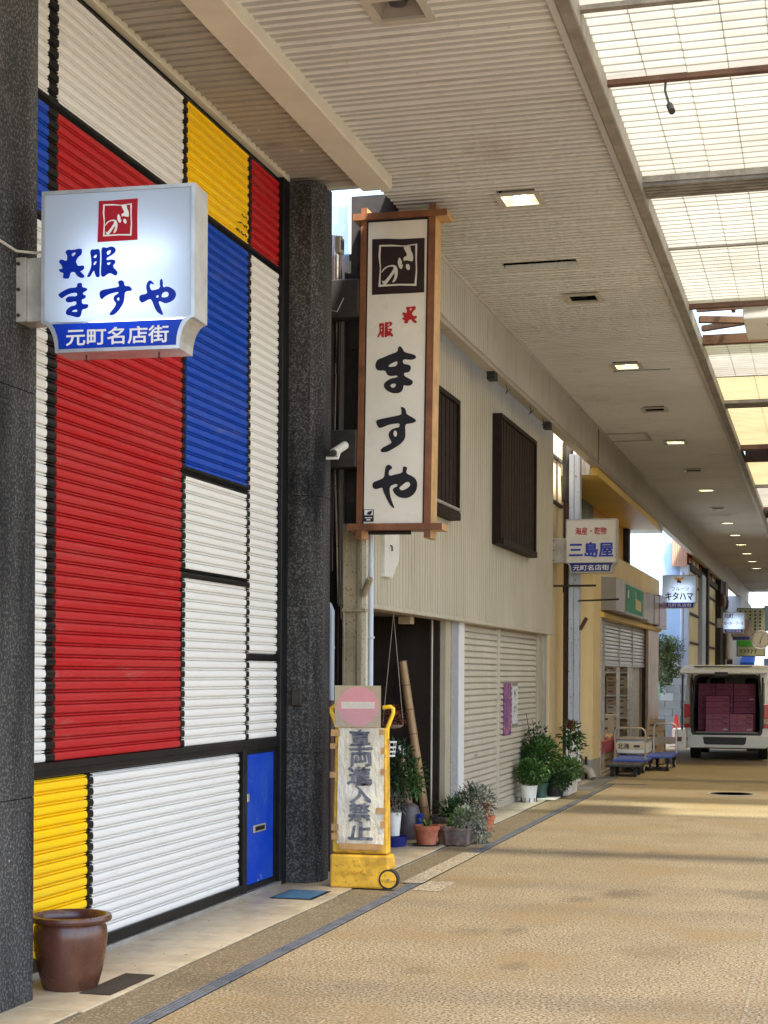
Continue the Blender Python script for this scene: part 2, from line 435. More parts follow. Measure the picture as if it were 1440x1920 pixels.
def paper_material():
    m, nt, b, out = nt_new('paper_wrapped')
    p = coords(nt, 'World')
    n1 = noise(nt, p, 5, 5, 0.6)
    lk(nt, mixc(nt, ramp(nt, n1, 0.35, 0.7), (0.74, 0.70, 0.58), (0.62, 0.56, 0.42)), b.inputs['Base Color'])
    b.inputs['Roughness'].default_value = 0.16
    b.inputs['Coat Weight'].default_value = 0.6
    b.inputs['Coat Roughness'].default_value = 0.1
    w = noise(nt, p, 1.0, 5, 0.6, stretch=(22, 22, 9))
    bump_to(nt, b, w, 0.9, 0.02)
paper_material()
mat('brush_ink', (0.075, 0.085, 0.12), 0.25, 0.5, 25, dirt=(0.30, 0.31, 0.34), dirt_amt=0.9, dirt_scale=20)
mat('pink_disc', (0.64, 0.29, 0.31), 0.45, 0.06, 6, bump=0.15, bscale=18)
def film_material():
    m, nt, b, out = nt_new('clear_film')
    p = coords(nt, 'World')
    g_ = nt.nodes.new('ShaderNodeBsdfGlossy'); g_.inputs['Roughness'].default_value = 0.12
    g_.inputs['Color'].default_value = (0.9, 0.9, 0.95, 1)
    bp = nt.nodes.new('ShaderNodeBump'); bp.inputs['Strength'].default_value = 1.0; bp.inputs['Distance'].default_value = 0.02
    lk(nt, noise(nt, p, 1.0, 4, 0.6, stretch=(9, 9, 40)), bp.inputs['Height']); lk(nt, bp.outputs[0], g_.inputs['Normal'])
    t_ = nt.nodes.new('ShaderNodeBsdfTransparent')
    mx = nt.nodes.new('ShaderNodeMixShader'); mx.inputs[0].default_value = 0.13
    lk(nt, t_.outputs[0], mx.inputs[1]); lk(nt, g_.outputs[0], mx.inputs[2]); lk(nt, mx.outputs[0], out.inputs[0])
    nt.nodes.remove(b)
film_material()
mat('pale_bar', (0.62, 0.58, 0.50), 0.4, 0.1, 40)
mat('granite_block', (0.33, 0.34, 0.34), 0.85, 0.15, 3, bump=0.3, bscale=70)
mat('tarp_blue', (0.42, 0.58, 0.78), 0.5, 0.12, 0.6)
mat('orange_sheet', (0.55, 0.33, 0.22), 0.6, 0.1, 2)
mat('cone_red', (0.62, 0.05, 0.03), 0.5, 0.08, 5)
mat('pale_wall', (0.60, 0.62, 0.62), 0.7, 0.08, 0.5)
mat('panel_yellow', (0.74, 0.64, 0.34), 0.5, 0.08, 1, streak=(0.6, 0.5, 0.25), streak_amt=0.3)
mat('clock_face', (0.46, 0.43, 0.36), 0.4, 0.05)
mat('board_olive', (0.38, 0.38, 0.25), 0.5, 0.06, 3)
mat('board_edge', (0.08, 0.13, 0.05), 0.5, 0.1)
mat('board_green', (0.06, 0.42, 0.03), 0.45, 0.06)
mat('sign_dull', (0.25, 0.21, 0.18), 0.5, 0.1)
mat('canopy_blue', (0.02, 0.12, 0.55), 0.5, 0.1)
mat('basket_green', (0.14, 0.50, 0.36), 0.4, 0.1)
mat('glass_dark', (0.02, 0.03, 0.035), 0.06, 0.1, spec=0.8)
mat('cctv_white', (0.66, 0.65, 0.60), 0.4, 0.06, 9, dirt=(0.35, 0.32, 0.26), dirt_amt=0.4, dirt_scale=30)
mat('sack_grey', (0.10, 0.085, 0.09), 0.5, 0.25, 9)
emis('shop_fill_glow', (0.95, 0.97, 1.0), 5.0)  # glow for the fill tube added inside the yellow shop
mat('cable', (0.015, 0.015, 0.016), 0.5)
mat('cable_pale', (0.45, 0.40, 0.33), 0.5)
mat('worn_paint', (0.55, 0.50, 0.40), 0.8, 0.1, 8, speck=(0.20, 0.155, 0.09), speck_scale=60, speck_cut=(0.42, 0.52), speck_amt=0.9)
mat('manhole_iron', (0.15, 0.125, 0.10), 0.6, 0.2, 8, bump=0.5, bscale=60)
mat('sticker_white', (0.62, 0.58, 0.53), 0.5, 0.2, 14, speck=(0.5, 0.25, 0.2), speck_scale=18, speck_cut=(0.58, 0.62), speck_amt=0.7)
mat('poster_purple', (0.12, 0.05, 0.22), 0.45, 0.4, 6, dirt=(0.52, 0.18, 0.24), dirt_amt=1.0, dirt_scale=7, speck=(0.6, 0.35, 0.16), speck_scale=16, speck_cut=(0.60, 0.66), speck_amt=0.8)
mat('poster_white', (0.66, 0.66, 0.68), 0.45, 0.05, 6, speck=(0.05, 0.05, 0.06), speck_scale=26, speck_cut=(0.62, 0.65), speck_amt=0.9)
mat('mural_dark', (0.03, 0.07, 0.04), 0.5, 0.4, 2, streak=(0.40, 0.40, 0.33), streak_amt=0.9)
mat('shop_green', (0.02, 0.26, 0.15), 0.5, 0.2, 2, spec=0.1, dirt=(0.08, 0.34, 0.2), dirt_amt=0.6)
mat('shop_photo', (0.30, 0.20, 0.12), 0.35, 0.4, 9, dirt=(0.45, 0.35, 0.2), dirt_amt=0.8, dirt_scale=14)
mat('shop_maroon', (0.14, 0.015, 0.03), 0.3, 0.3, 6, streak=(0.45, 0.38, 0.36), streak_amt=0.8)
mat('produce', (0.55, 0.36, 0.18), 0.6, 0.3, 30)
mat('produce_red', (0.45, 0.03, 0.03), 0.5, 0.2, 20)

# ------------------------------------------------------------------ mesh building
class MB:
    def __init__(self):
        self.v = []; self.f = []
    def quad(self, *p):
        n = len(self.v); self.v += [tuple(q) for q in p]; self.f.append(tuple(range(n, n + len(p))))
        return self
    def box(self, x0, x1, y0, y1, z0, z1):
        n = len(self.v)
        self.v += [(x0,y0,z0),(x1,y0,z0),(x1,y1,z0),(x0,y1,z0),(x0,y0,z1),(x1,y0,z1),(x1,y1,z1),(x0,y1,z1)]
        for q in ((0,3,2,1),(4,5,6,7),(0,1,5,4),(1,2,6,5),(2,3,7,6),(3,0,4,7)):
            self.f.append(tuple(n + i for i in q))
        return self
    def prism(self, pts, axis, a, b):
        """closed polygon pts extruded along an axis from a to b; pts are the two other axes in order"""
        def mk(p, t):
            return {'x': (t, p[0], p[1]), 'y': (p[0], t, p[1]), 'z': (p[0], p[1], t)}[axis]
        n = len(self.v); k = len(pts)
        self.v += [mk(p, a) for p in pts] + [mk(p, b) for p in pts]
        for i in range(k):
            j = (i + 1) % k
            self.f.append((n + i, n + j, n + k + j, n + k + i))
        self.f.append(tuple(n + i for i in reversed(range(k))))
        self.f.append(tuple(n + k + i for i in range(k)))
        return self
    def strip(self, pts, axis, a, b):
        """open profile extruded along an axis"""
        def mk(p, t):
            return {'x': (t, p[0], p[1]), 'y': (p[0], t, p[1]), 'z': (p[0], p[1], t)}[axis]
        n = len(self.v); k = len(pts)
        self.v += [mk(p, a) for p in pts] + [mk(p, b) for p in pts]
        for i in range(k - 1):
            self.f.append((n + i, n + i + 1, n + k + i + 1, n + k + i))
        return self
    def tube(self, pts, r, n=8, cap=True):
        pts = [Vector(p) for p in pts]
        rs = r if isinstance(r, (list, tuple)) else [r] * len(pts)
        base = len(self.v)
        prev = None
        for i, p in enumerate(pts):
            d = (pts[min(i + 1, len(pts) - 1)] - pts[max(i - 1, 0)]).normalized()
            if prev is None:
                a = d.orthogonal().normalized()
            else:
                a = (prev - d * prev.dot(d)).normalized()
            prev = a
            b = d.cross(a)
            for k in range(n):
                t = 2 * math.pi * k / n
                self.v.append(tuple(p + (a * math.cos(t) + b * math.sin(t)) * rs[i]))
        for i in range(len(pts) - 1):
            for k in range(n):
                j = (k + 1) % n
                self.f.append((base + i*n + k, base + i*n + j, base + (i+1)*n + j, base + (i+1)*n + k))
        if cap:
            self.f.append(tuple(base + k for k in reversed(range(n))))
            self.f.append(tuple(base + (len(pts)-1)*n + k for k in range(n)))
        return self
    def lathe(self, prof, c=(0, 0, 0), n=24, square=0, sx=1.0, sy=1.0):
        base = len(self.v)
        for r, z in prof:
            for k in range(n):
                t = 2 * math.pi * (k + 0.5) / n
                self.v.append((c[0] + r * sx * math.cos(t), c[1] + r * sy * math.sin(t), c[2] + z))
        for i in range(len(prof) - 1):
            for k in range(n):
                j = (k + 1) % n
                self.f.append((base + i*n + k, base + i*n + j, base + (i+1)*n + j, base + (i+1)*n + k))
        self.f.append(tuple(base + k for k in reversed(range(n))))
        self.f.append(tuple(base + (len(prof)-1)*n + k for k in range(n)))
        return self
    def leaf(self, p, d, up_, L, W, fold=0.25):
        d = d.normalized(); s = d.cross(up_)
        if s.length < 1e-4:
            s = d.orthogonal()
        s.normalize(); nn = s.cross(d)
        n = len(self.v)
        q = [p, p + d*L*0.45 + s*W*0.5 + nn*W*fold, p + d*L*0.5 - nn*W*0.05, p + d*L*0.45 - s*W*0.5 + nn*W*fold, p + d*L - nn*L*0.12]
        self.v += [tuple(x) for x in q]
        self.f += [(n, n+1, n+2), (n, n+2, n+3), (n+1, n+4, n+2), (n+2, n+4, n+3)]
    def build(self, name, material, parent=None, smooth=False, bevel=0.0, segs=1, kind=None, rel=True):
        me = bpy.data.meshes.new(name)
        off = Vector((0, 0, 0))
        if parent is not None and rel:
            q = parent
            while q is not None:
                off += q.location
                q = q.parent
        me.from_pydata([(a - off.x, b - off.y, c - off.z) for a, b, c in self.v], [], self.f)
        if bevel:
            bm = bmesh.new(); bm.from_mesh(me)
            bmesh.ops.remove_doubles(bm, verts=bm.verts, dist=1e-5)
            bmesh.ops.bevel(bm, geom=list(bm.edges), offset=bevel, segments=segs, affect='EDGES', profile=0.5, clamp_overlap=True)
            bm.to_mesh(me); bm.free()
        me.materials.append(MATS[material])
        if smooth:
            for p in me.polygons:
                p.use_smooth = True
            try:
                me.set_sharp_from_angle(angle=R(40))
            except Exception:
                pass
        return link(name, me, parent, kind)

def link(name, me, parent=None, kind=None):
    o = bpy.data.objects.new(name, me)
    col.objects.link(o)
    if parent is not None:
        o.parent = parent
    if kind:
        o['kind'] = kind
    return o

def thing(name, label, cat, loc=(0, 0, 0), group=None, rz=0.0):
    o = bpy.data.objects.new(name, None)
    col.objects.link(o)
    o.location = loc; o.rotation_euler = (0, 0, rz)
    o.empty_display_size = 0.1
    o['label'] = label; o['category'] = cat
    if group:
        o['group'] = group
    return o

def tag(o, label, cat, group=None):
    o['label'] = label; o['category'] = cat
    if group:
        o['group'] = group
    return o

def part(name, parent, loc=(0, 0, 0)):
    o = bpy.data.objects.new(name, None)
    col.objects.link(o)
    o.parent = parent
    o.empty_display_size = 0.05
    off = Vector((0, 0, 0)); q = parent
    while q is not None:
        off += q.location; q = q.parent
    o.location = Vector(loc) - off
    return o

def struct(o):
    o['kind'] = 'structure'
    return o

def box(name, m, parent, *d, bevel=0.0, kind=None, rel=True):
    return MB().box(*d).build(name, m, parent, bevel=bevel, kind=kind, rel=rel)

def copy_tree(o, parent=None):
    c = o.copy(); col.objects.link(c); c.parent = parent
    for ch in list(o.children):
        copy_tree(ch, c)
    return c

def repeat(first, locs):
    """further copies of one piece under the same parent, sharing its mesh"""
    for l in locs:
        c = first.copy(); col.objects.link(c)
        c.parent = first.parent
        c.location = Vector(first.location) + Vector(l)

# flat shapes and lettering stand on a plane: origin O, right vector U, up vector V, thickness towards N
def plane_mesh(name, me, m, parent, O, U, V, thick=0.002):
    U = Vector(U).normalized(); V = Vector(V).normalized(); Nn = U.cross(V)
    me.transform(Matrix((( U.x, V.x, Nn.x, O[0]), (U.y, V.y, Nn.y, O[1]), (U.z, V.z, Nn.z, O[2]), (0, 0, 0, 1))))
    off = Vector((0, 0, 0)); q = parent
    while q is not None:
        off += q.location; q = q.parent
    me.transform(Matrix.Translation(-off))
    me.materials.clear(); me.materials.append(MATS[m])
    return link(name, me, parent)

def curve_to_mesh(cu):
    ob = bpy.data.objects.new('tmp', cu)
    col.objects.link(ob)
    dg = bpy.context.evaluated_depsgraph_get()
    me = bpy.data.meshes.new_from_object(ob.evaluated_get(dg))
    bpy.data.objects.remove(ob)
    bpy.data.curves.remove(cu)
    return me

def shape(name, polys, m, parent, O, U, V, thick=0.002, smooth=False):
    """filled outline with holes (even-odd), in metres on the plane"""
    cu = bpy.data.curves.new(name, 'CURVE')
    cu.dimensions = '2D'; cu.fill_mode = 'BOTH'; cu.extrude = thick / 2
    for p in polys:
        sp = cu.splines.new('POLY')
        pts = p
        if smooth:
            pts = []
            for i in range(len(p)):            # one corner-cutting pass
                a, b = p[i], p[(i + 1) % len(p)]
                pts += [(a[0]*.75 + b[0]*.25, a[1]*.75 + b[1]*.25), (a[0]*.25 + b[0]*.75, a[1]*.25 + b[1]*.75)]
        sp.points.add(len(pts) - 1)
        for i, q in enumerate(pts):
            sp.points[i].co = (q[0], q[1], 0, 1)
        sp.use_cyclic_u = True
    return plane_mesh(name, curve_to_mesh(cu), m, parent, O, U, V)

def text(body, m, parent, O, U, V, height, width=None, bold=0.0, thick=0.002, name='lettering', align='CENTER', sx=None):
    """printed words centred on O; height is the character height in metres"""
    cu = bpy.data.curves.new(name, 'FONT')
    cu.body = body; cu.size = 1.0; cu.extrude = 0.0
    cu.resolution_u = 3
    me = curve_to_mesh(cu)
    if not me.vertices:
        return None
    xs = [v.co.x for v in me.vertices]; ys = [v.co.y for v in me.vertices]
    sc = height / (max(ys) - min(ys))
    w0 = (max(xs) - min(xs)) * sc
    kx = sc * (width / w0 if width else 1.0)
    cx, cy2 = (max(xs) + min(xs)) / 2, (max(ys) + min(ys)) / 2
    for v in me.vertices:
        v.co.x = (v.co.x - cx) * kx; v.co.y = (v.co.y - cy2) * sc
    if bold:                                      # heavier strokes: shifted copies a hair apart
        vs_ = [tuple(v.co) for v in me.vertices]; fs_ = [tuple(p.vertices) for p in me.polygons]
        nv, nf = [], []
        for k, (dx, dy) in enumerate(((0, 0), (1, 0), (-1, 0), (0, 1), (0, -1), (.7, .7), (-.7, -.7), (.7, -.7), (-.7, .7))):
            n0 = len(nv)
            nv += [(x + dx * bold * height, y + dy * bold * height, 0.00012 * k) for x, y, z in vs_]
            nf += [tuple(n0 + i for i in q) for q in fs_]
        me2 = bpy.data.meshes.new(name); me2.from_pydata(nv, [], nf)
        bpy.data.meshes.remove(me); me = me2
    return plane_mesh(name, me, m, parent, O, U, V)
GLYPH = {'ma2': [[(0.0344, 0.218), (0.0186, 0.199), (0.015, 0.167), (-0.0428, 0.15), (-0.1165, 0.122), (-0.1573, 0.108), (-0.1748, 0.065), (-0.1644, 0.033), (-0.1432, 0.018), (-0.0852, 0.02), (-0.0728, -0.015), (-0.0436, -0.03), (0.0183, -0.024), (0.0205, -0.04), (-0.0384, -0.048), (-0.0841, -0.074), (-0.0998, -0.101), (-0.0824, -0.137), (-0.037, -0.165), (0.0131, -0.173), (0.0529, -0.161), (0.0676, -0.132), (0.0692, -0.104), (0.1094, -0.115), (0.1422, -0.103), (0.15, -0.08), (0.1338, -0.063), (0.0754, -0.033), (0.0711, -0.005), (0.1081, -0.005), (0.1278, 0.016), (0.1295, 0.043), (0.1153, 0.058), (0.0702, 0.066), (0.059, 0.082), (0.0647, 0.106), (0.1308, 0.097), (0.1627, 0.105), (0.1746, 0.12), (0.1543, 0.141), (0.0721, 0.161), (0.0597, 0.189)],
 [(-0.0656, 0.048), (-0.0449, 0.071), (0.0198, 0.096), (0.0123, 0.057), (-0.0156, 0.046)],
 [(-0.0457, -0.107), (-0.0259, -0.09), (0.0091, -0.091), (0.0034, -0.117), (-0.0215, -0.128)]],
 'su2': [[(0.0474, -0.282), (0.0557, -0.311), (0.0572, -0.346), (0.0043, -0.356), (-0.0746, -0.369), (-0.1584, -0.385), (-0.153, -0.417), (-0.1326, -0.452), (-0.0997, -0.445), (-0.0469, -0.424), (0.019, -0.416), (0.045, -0.418), (0.0394, -0.45), (0.0064, -0.452), (-0.0334, -0.469), (-0.052, -0.503), (-0.0415, -0.539), (-0.0191, -0.571), (-0.044, -0.586), (-0.1096, -0.616), (-0.1172, -0.647), (-0.0692, -0.65), (-0.0364, -0.637), (0.0282, -0.601), (0.0609, -0.577), (0.0895, -0.543), (0.094, -0.502), (0.0871, -0.426), (0.123, -0.42), (0.156, -0.416), (0.1848, -0.401), (0.1686, -0.381), (0.0961, -0.341), (0.0959, -0.322), (0.0856, -0.296), (0.0684, -0.285)],
 [(-0.011, -0.499), (-0.0033, -0.473), (0.0167, -0.477), (0.025, -0.503), (0.0143, -0.526), (-0.0007, -0.521)]],
 'ya2': [[(-0.044, -0.749), (-0.0708, -0.766), (-0.0763, -0.807), (-0.0817, -0.858), (-0.1315, -0.879), (-0.1773, -0.894), (-0.1799, -0.926), (-0.1666, -0.948), (-0.1366, -0.949), (-0.0938, -0.934), (-0.0905, -0.96), (-0.0628, -1.017), (-0.0321, -1.075), (-0.0048, -1.104), (0.0123, -1.107), (-0.0021, -1.076), (-0.03, -0.999), (-0.0349, -0.929), (0.0139, -0.908), (0.035, -0.915), (0.0282, -0.931), (-0.0047, -0.943), (-0.0044, -0.968), (0.023, -1.004), (0.0623, -1.024), (0.1143, -1.027), (0.1601, -1.007), (0.1916, -0.967), (0.201, -0.916), (0.1905, -0.878), (0.1642, -0.852), (0.1009, -0.824), (0.1134, -0.781), (0.1033, -0.771), (0.0772, -0.767), (0.0764, -0.786), (0.0709, -0.821), (0.013, -0.832), (-0.0399, -0.845), (-0.0432, -0.815), (-0.0374, -0.796), (-0.0146, -0.784), (-0.0178, -0.765)],
 [(0.0443, -0.944), (0.073, -0.919), (0.1157, -0.889), (0.1389, -0.905), (0.1391, -0.927), (0.1134, -0.949), (0.0676, -0.967)]],
 'seal': [[(-0.2162, 1.097), (-0.0921, 1.095), (0.031, 1.085), (0.227, 1.084), (0.2303, 0.642), (0.1213, 0.641), (-0.0427, 0.642), (-0.2107, 0.641)]],
 'ring': [[(-0.1536, 1.046), (-0.0505, 1.043), (0.0486, 1.03), (0.1665, 1.04), (0.165, 0.918), (0.1691, 0.823), (0.1646, 0.697), (0.0215, 0.707), (-0.1554, 0.704), (-0.1453, 0.858), (-0.1595, 0.955)],
 [(-0.1394, 1.033), (-0.0503, 1.029), (0.0567, 1.022), (0.1506, 1.03), (0.153, 0.919), (0.1581, 0.824), (0.1484, 0.714), (0.0214, 0.72), (-0.1387, 0.721), (-0.1373, 0.858), (-0.1434, 0.954)]],
 'ki': [[(0.0487, 1.021), (0.0896, 1.034), (0.1057, 1.029), (0.1142, 0.985), (0.1336, 0.952), (0.1342, 0.896), (0.1002, 0.903), (0.0711, 0.912), (0.0552, 0.901), (0.0498, 0.933), (0.0866, 0.947), (0.0651, 0.988)]],
 'mo': [[(0.0177, 0.939), (0.0031, 0.905), (0.0107, 0.861), (0.0309, 0.838), (0.0438, 0.847), (0.0515, 0.878), (0.0345, 0.871), (0.0423, 0.894), (0.03, 0.919)]],
 'mo2': [[(0.0754, 0.88), (0.1045, 0.875), (0.109, 0.831), (0.0891, 0.828), (0.0718, 0.853)]],
 'no': [[(-0.1349, 0.822), (-0.1083, 0.86), (-0.0555, 0.878), (-0.0105, 0.874), (0.008, 0.833), (0.0037, 0.778), (-0.0159, 0.74), (-0.0418, 0.732), (-0.0223, 0.772), (-0.0168, 0.819), (-0.0454, 0.781), (-0.0896, 0.72), (-0.1146, 0.72), (-0.1311, 0.762), (-0.1149, 0.741), (-0.0783, 0.775), (-0.034, 0.836), (-0.0264, 0.863), (-0.0714, 0.866), (-0.1081, 0.844), (-0.1288, 0.818)]],
 'go1': [[(-0.271, 0.1002), (-0.257, 0.1087), (-0.233, 0.1037), (-0.194, 0.1112), (-0.184, 0.1046), (-0.186, 0.0806), (-0.206, 0.0678), (-0.217, 0.0483), (-0.213, 0.0375), (-0.206, 0.0258), (-0.199, 0.025), (-0.179, 0.0268), (-0.171, 0.0192), (-0.177, 0.0039), (-0.194, -0.0018), (-0.189, -0.0066), (-0.172, -0.0229), (-0.172, -0.0339), (-0.189, -0.0356), (-0.208, -0.0263), (-0.218, -0.0127), (-0.222, -0.0039), (-0.244, -0.0038), (-0.251, -0.034), (-0.27, -0.0358), (-0.286, -0.0314), (-0.28, -0.0052), (-0.297, -0.0029), (-0.307, 0.0107), (-0.3, 0.014), (-0.285, 0.0146), (-0.292, 0.0343), (-0.305, 0.0458), (-0.302, 0.0589), (-0.288, 0.0615), (-0.264, 0.0494), (-0.261, 0.0776), (-0.271, 0.0912)],
 [(-0.241, 0.0864), (-0.218, 0.0953), (-0.219, 0.0812), (-0.235, 0.0706)]],
 'fu1': [[(-0.134, 0.1046), (-0.123, 0.1011), (-0.103, 0.1039), (-0.092, 0.1003), (-0.089, 0.0734), (-0.09, 0.0304), (-0.093, -0.0137), (-0.091, -0.0336), (-0.107, -0.0373), (-0.117, -0.0177), (-0.12, 0.0002), (-0.131, -0.0122), (-0.141, -0.0316), (-0.158, -0.0333), (-0.155, -0.0232), (-0.139, 0.0054), (-0.134, 0.0306), (-0.137, 0.0665), (-0.143, 0.0883)],
 [(-0.125, 0.068), (-0.108, 0.0787), (-0.107, 0.0637), (-0.12, 0.0572)],
 [(-0.125, 0.035), (-0.108, 0.0477), (-0.109, 0.0326), (-0.122, 0.0221)],
 [(-0.084, 0.1066), (-0.07, 0.1112), (-0.056, 0.1058), (-0.032, 0.1137), (-0.013, 0.1065), (-0.008, 0.0917), (-0.013, 0.0805), (-0.037, 0.0655), (-0.056, 0.0578), (-0.056, 0.0448), (-0.032, 0.0487), (-0.01, 0.0446), (-0.01, 0.0306), (-0.027, 0.0149), (0.002, -0.0119), (-0.001, -0.028), (-0.012, -0.0325), (-0.034, -0.0174), (-0.05, -0.021), (-0.069, -0.0358), (-0.084, -0.0324), (-0.086, -0.0044), (-0.082, 0.0477)],
 [(-0.057, 0.0887), (-0.032, 0.0967), (-0.037, 0.0765), (-0.053, 0.0709)],
 [(-0.055, 0.0338), (-0.032, 0.0357), (-0.041, 0.0204), (-0.053, 0.0249)]],
 'ma1': [[(-0.21, -0.0614), (-0.184, -0.0574), (-0.184, -0.0814), (-0.157, -0.0863), (-0.155, -0.0972), (-0.181, -0.1082), (-0.176, -0.119), (-0.162, -0.1215), (-0.166, -0.1366), (-0.186, -0.1404), (-0.183, -0.1643), (-0.152, -0.1651), (-0.149, -0.174), (-0.157, -0.1873), (-0.183, -0.1893), (-0.185, -0.2084), (-0.192, -0.2257), (-0.207, -0.2293), (-0.24, -0.2186), (-0.269, -0.2118), (-0.265, -0.1896), (-0.245, -0.1728), (-0.212, -0.1675), (-0.213, -0.1465), (-0.255, -0.1552), (-0.271, -0.1438), (-0.265, -0.1286), (-0.246, -0.1218), (-0.21, -0.1254), (-0.208, -0.1053), (-0.248, -0.1089), (-0.279, -0.1242), (-0.289, -0.1326), (-0.306, -0.1192), (-0.308, -0.1103), (-0.284, -0.0954), (-0.251, -0.082), (-0.209, -0.0814)],
 [(-0.238, -0.1985), (-0.224, -0.19), (-0.207, -0.1903), (-0.208, -0.2013), (-0.226, -0.201)]],
 'su1': [[(0.002, -0.0629), (0.019, -0.0542), (0.035, -0.0616), (0.038, -0.0855), (0.064, -0.0854), (0.078, -0.1019), (0.073, -0.1101), (0.04, -0.1114), (0.038, -0.1465), (0.031, -0.1728), (0.012, -0.1985), (-0.011, -0.2214), (-0.035, -0.2264), (-0.041, -0.2176), (-0.011, -0.1844), (-0.004, -0.1672), (-0.019, -0.1518), (-0.017, -0.1307), (0.007, -0.1197), (0.006, -0.1108), (-0.036, -0.1194), (-0.064, -0.1316), (-0.08, -0.1472), (-0.089, -0.1356), (-0.093, -0.1117), (-0.081, -0.0992), (-0.036, -0.0934), (0.009, -0.0876), (0.009, -0.0766)],
 [(-0.002, -0.1481), (0.005, -0.1378), (0.014, -0.1444), (0.007, -0.1587)]],
 'ya1': [[(0.169, -0.0602), (0.188, -0.0755), (0.189, -0.0864), (0.174, -0.077), (0.167, -0.0883), (0.174, -0.11), (0.186, -0.1126), (0.223, -0.1041), (0.218, -0.0723), (0.227, -0.0549), (0.236, -0.0676), (0.235, -0.1026), (0.26, -0.0946), (0.293, -0.1123), (0.305, -0.1338), (0.298, -0.1571), (0.279, -0.1718), (0.247, -0.1801), (0.228, -0.1689), (0.212, -0.1665), (0.224, -0.197), (0.24, -0.2344), (0.228, -0.2339), (0.2, -0.214), (0.177, -0.1549), (0.163, -0.1555), (0.144, -0.1652), (0.128, -0.1719), (0.113, -0.1565), (0.116, -0.1344), (0.13, -0.1308), (0.158, -0.1267), (0.148, -0.0961), (0.155, -0.0728)],
 [(0.228, -0.1479), (0.232, -0.1287), (0.251, -0.12), (0.267, -0.1293), (0.263, -0.1465), (0.247, -0.1501)],
 [(0.2, -0.143), (0.209, -0.1346), (0.216, -0.1434), (0.207, -0.1517)]],
 'seal1': [[(-0.098, 0.3381), (-0.038, 0.3375), (0.018, 0.3387), (0.104, 0.3402), (0.102, 0.2431), (0.104, 0.1382), (0.039, 0.1376), (-0.037, 0.1375), (-0.104, 0.1368), (-0.1, 0.236)]],
 'band': [[(-0.341, -0.2506), (0.34, -0.2504)]]}

# ================================================================== THE SETTING
X_SH, X_F2, X_F3, X_FAS, X_MID = -4.08, -3.70, -3.53, -3.43, -1.45
Z_SOF = 5.50

struct(MB().quad((-400,-200,-0.03),(400,-200,-0.03),(400,900,-0.03),(-400,900,-0.03)).build('ground', 'asphalt'))
struct(MB().quad((-3.44,-6,0),(4.6,-6,0),(4.6,64,0),(-3.44,64,0)).build('street_paving', 'paving'))
struct(MB().quad((-14,34.9,-0.008),(-3.44,34.9,-0.008),(-3.44,64,-0.008),(-14,64,-0.008)).build('parking_ground', 'lot_ground'))
struct(MB().quad((-14,12.0,-0.008),(-3.44,12.0,-0.008),(-3.44,34.9,-0.008),(-14,34.9,-0.008)).build('side_ground', 'concrete'))

# tiled pavement before the painted shutter
pav = struct(box('pavement', 'joint', None, -4.30, -3.44, 4.0, 12.6, -0.02, 0.004))
rng = random.Random(3)
y = 4.05
while y < 12.5:
    w = 0.60
    for x0, x1 in ((-4.10, -3.45),):
        e = rng.uniform(-0.02, 0.012)
        MB().box(x0, x1 + e, y, min(y + w - 0.006, 12.55), 0.002, 0.012 + rng.uniform(0, 0.0015)).build('tile', 'tile', pav, bevel=0.002)
    y += w
pav2 = struct(box('pavement', 'joint', None, -4.60, -3.47, 12.65, 23.6, -0.02, 0.004))
y = 12.7
while y < 23.4:
    w = 0.9
    m_ = 'tile' if y < 15.2 else 'tile_grey'
    MB().box(-4.58, -3.48 + rng.uniform(-0.01, 0.01), y, min(y + w - 0.006, 23.55), 0.002, 0.013).build('tile', m_, pav2, bevel=0.002)
    y += w

# drain channel with slotted covers
dr = thing('drain_channel', 'long dark steel slotted drain channel running beside the paved street', 'drain', (-3.08, 4.0, 0))
box('channel_bed', 'dark_void', dr, -3.125, -3.035, 4.0, 24.2, -0.02, 0.003)
g = MB()
for i in range(4):
    x = -3.123 + i * 0.0235
    g.box(x, x + 0.0145, 4.0, 4.99, 0.0035, 0.010)
for k in range(8):
    g.box(-3.123, -3.038, 4.0 + k * 0.139, 4.014 + k * 0.139, 0.0035, 0.009)
g0 = g.build('grate', 'grate_steel', dr)
repeat(g0, [(0, k, 0) for k in range(1, 20)])
box('cross_channel', 'grate_steel', dr, -3.13, -2.55, 24.0, 24.14, 0.0035, 0.007)
struct(MB().box(-3.437, -3.135, -6.0, 24.0, 0.0005, 0.004).build('paving_border', 'paving_dark'))
struct(MB().box(-0.376, -0.360, 5.0, 12.5, 0.0005, 0.003).build('paving_seam', 'seam_pale'))

tag(MB().box(-3.01, -2.80, 11.75, 12.30, 0.002, 0.005).box(-3.18, -3.02, 12.1, 14.3, 0.012, 0.0135).build('painted_patch', 'worn_paint'),
    'worn white painted patch on the paving beside the drain', 'road marking')
mh = thing('manhole_cover', 'dark round iron manhole cover in the paving before the van', 'manhole', (-1.235, 22.6, 0))
MB().lathe([(0.30, 0.002), (0.30, 0.008), (0.285, 0.009), (0.28, 0.006), (0.0, 0.006)], (-1.235, 22.6, 0), 32).build('lid', 'manhole_iron', mh)
MB().lathe([(0.34, 0.001), (0.34, 0.006), (0.305, 0.006)], (-1.235, 22.6, 0), 32).build('rim', 'concrete', mh)

fm = thing('floor_grate', 'small blue floor grate in a black frame beside the blue door', 'grate', (-3.71, 11.18, 0.012))
MB().box(-3.87, -3.55, 10.95, 11.42, 0.0125, 0.016).build('frame', 'black_paint', fm)
g = MB()
for i in range(11):
    yy = 10.985 + i * 0.038
    g.box(-3.845, -3.575, yy, yy + 0.026, 0.0165, 0.022)
g.build('bars', 'mat_blue', fm)

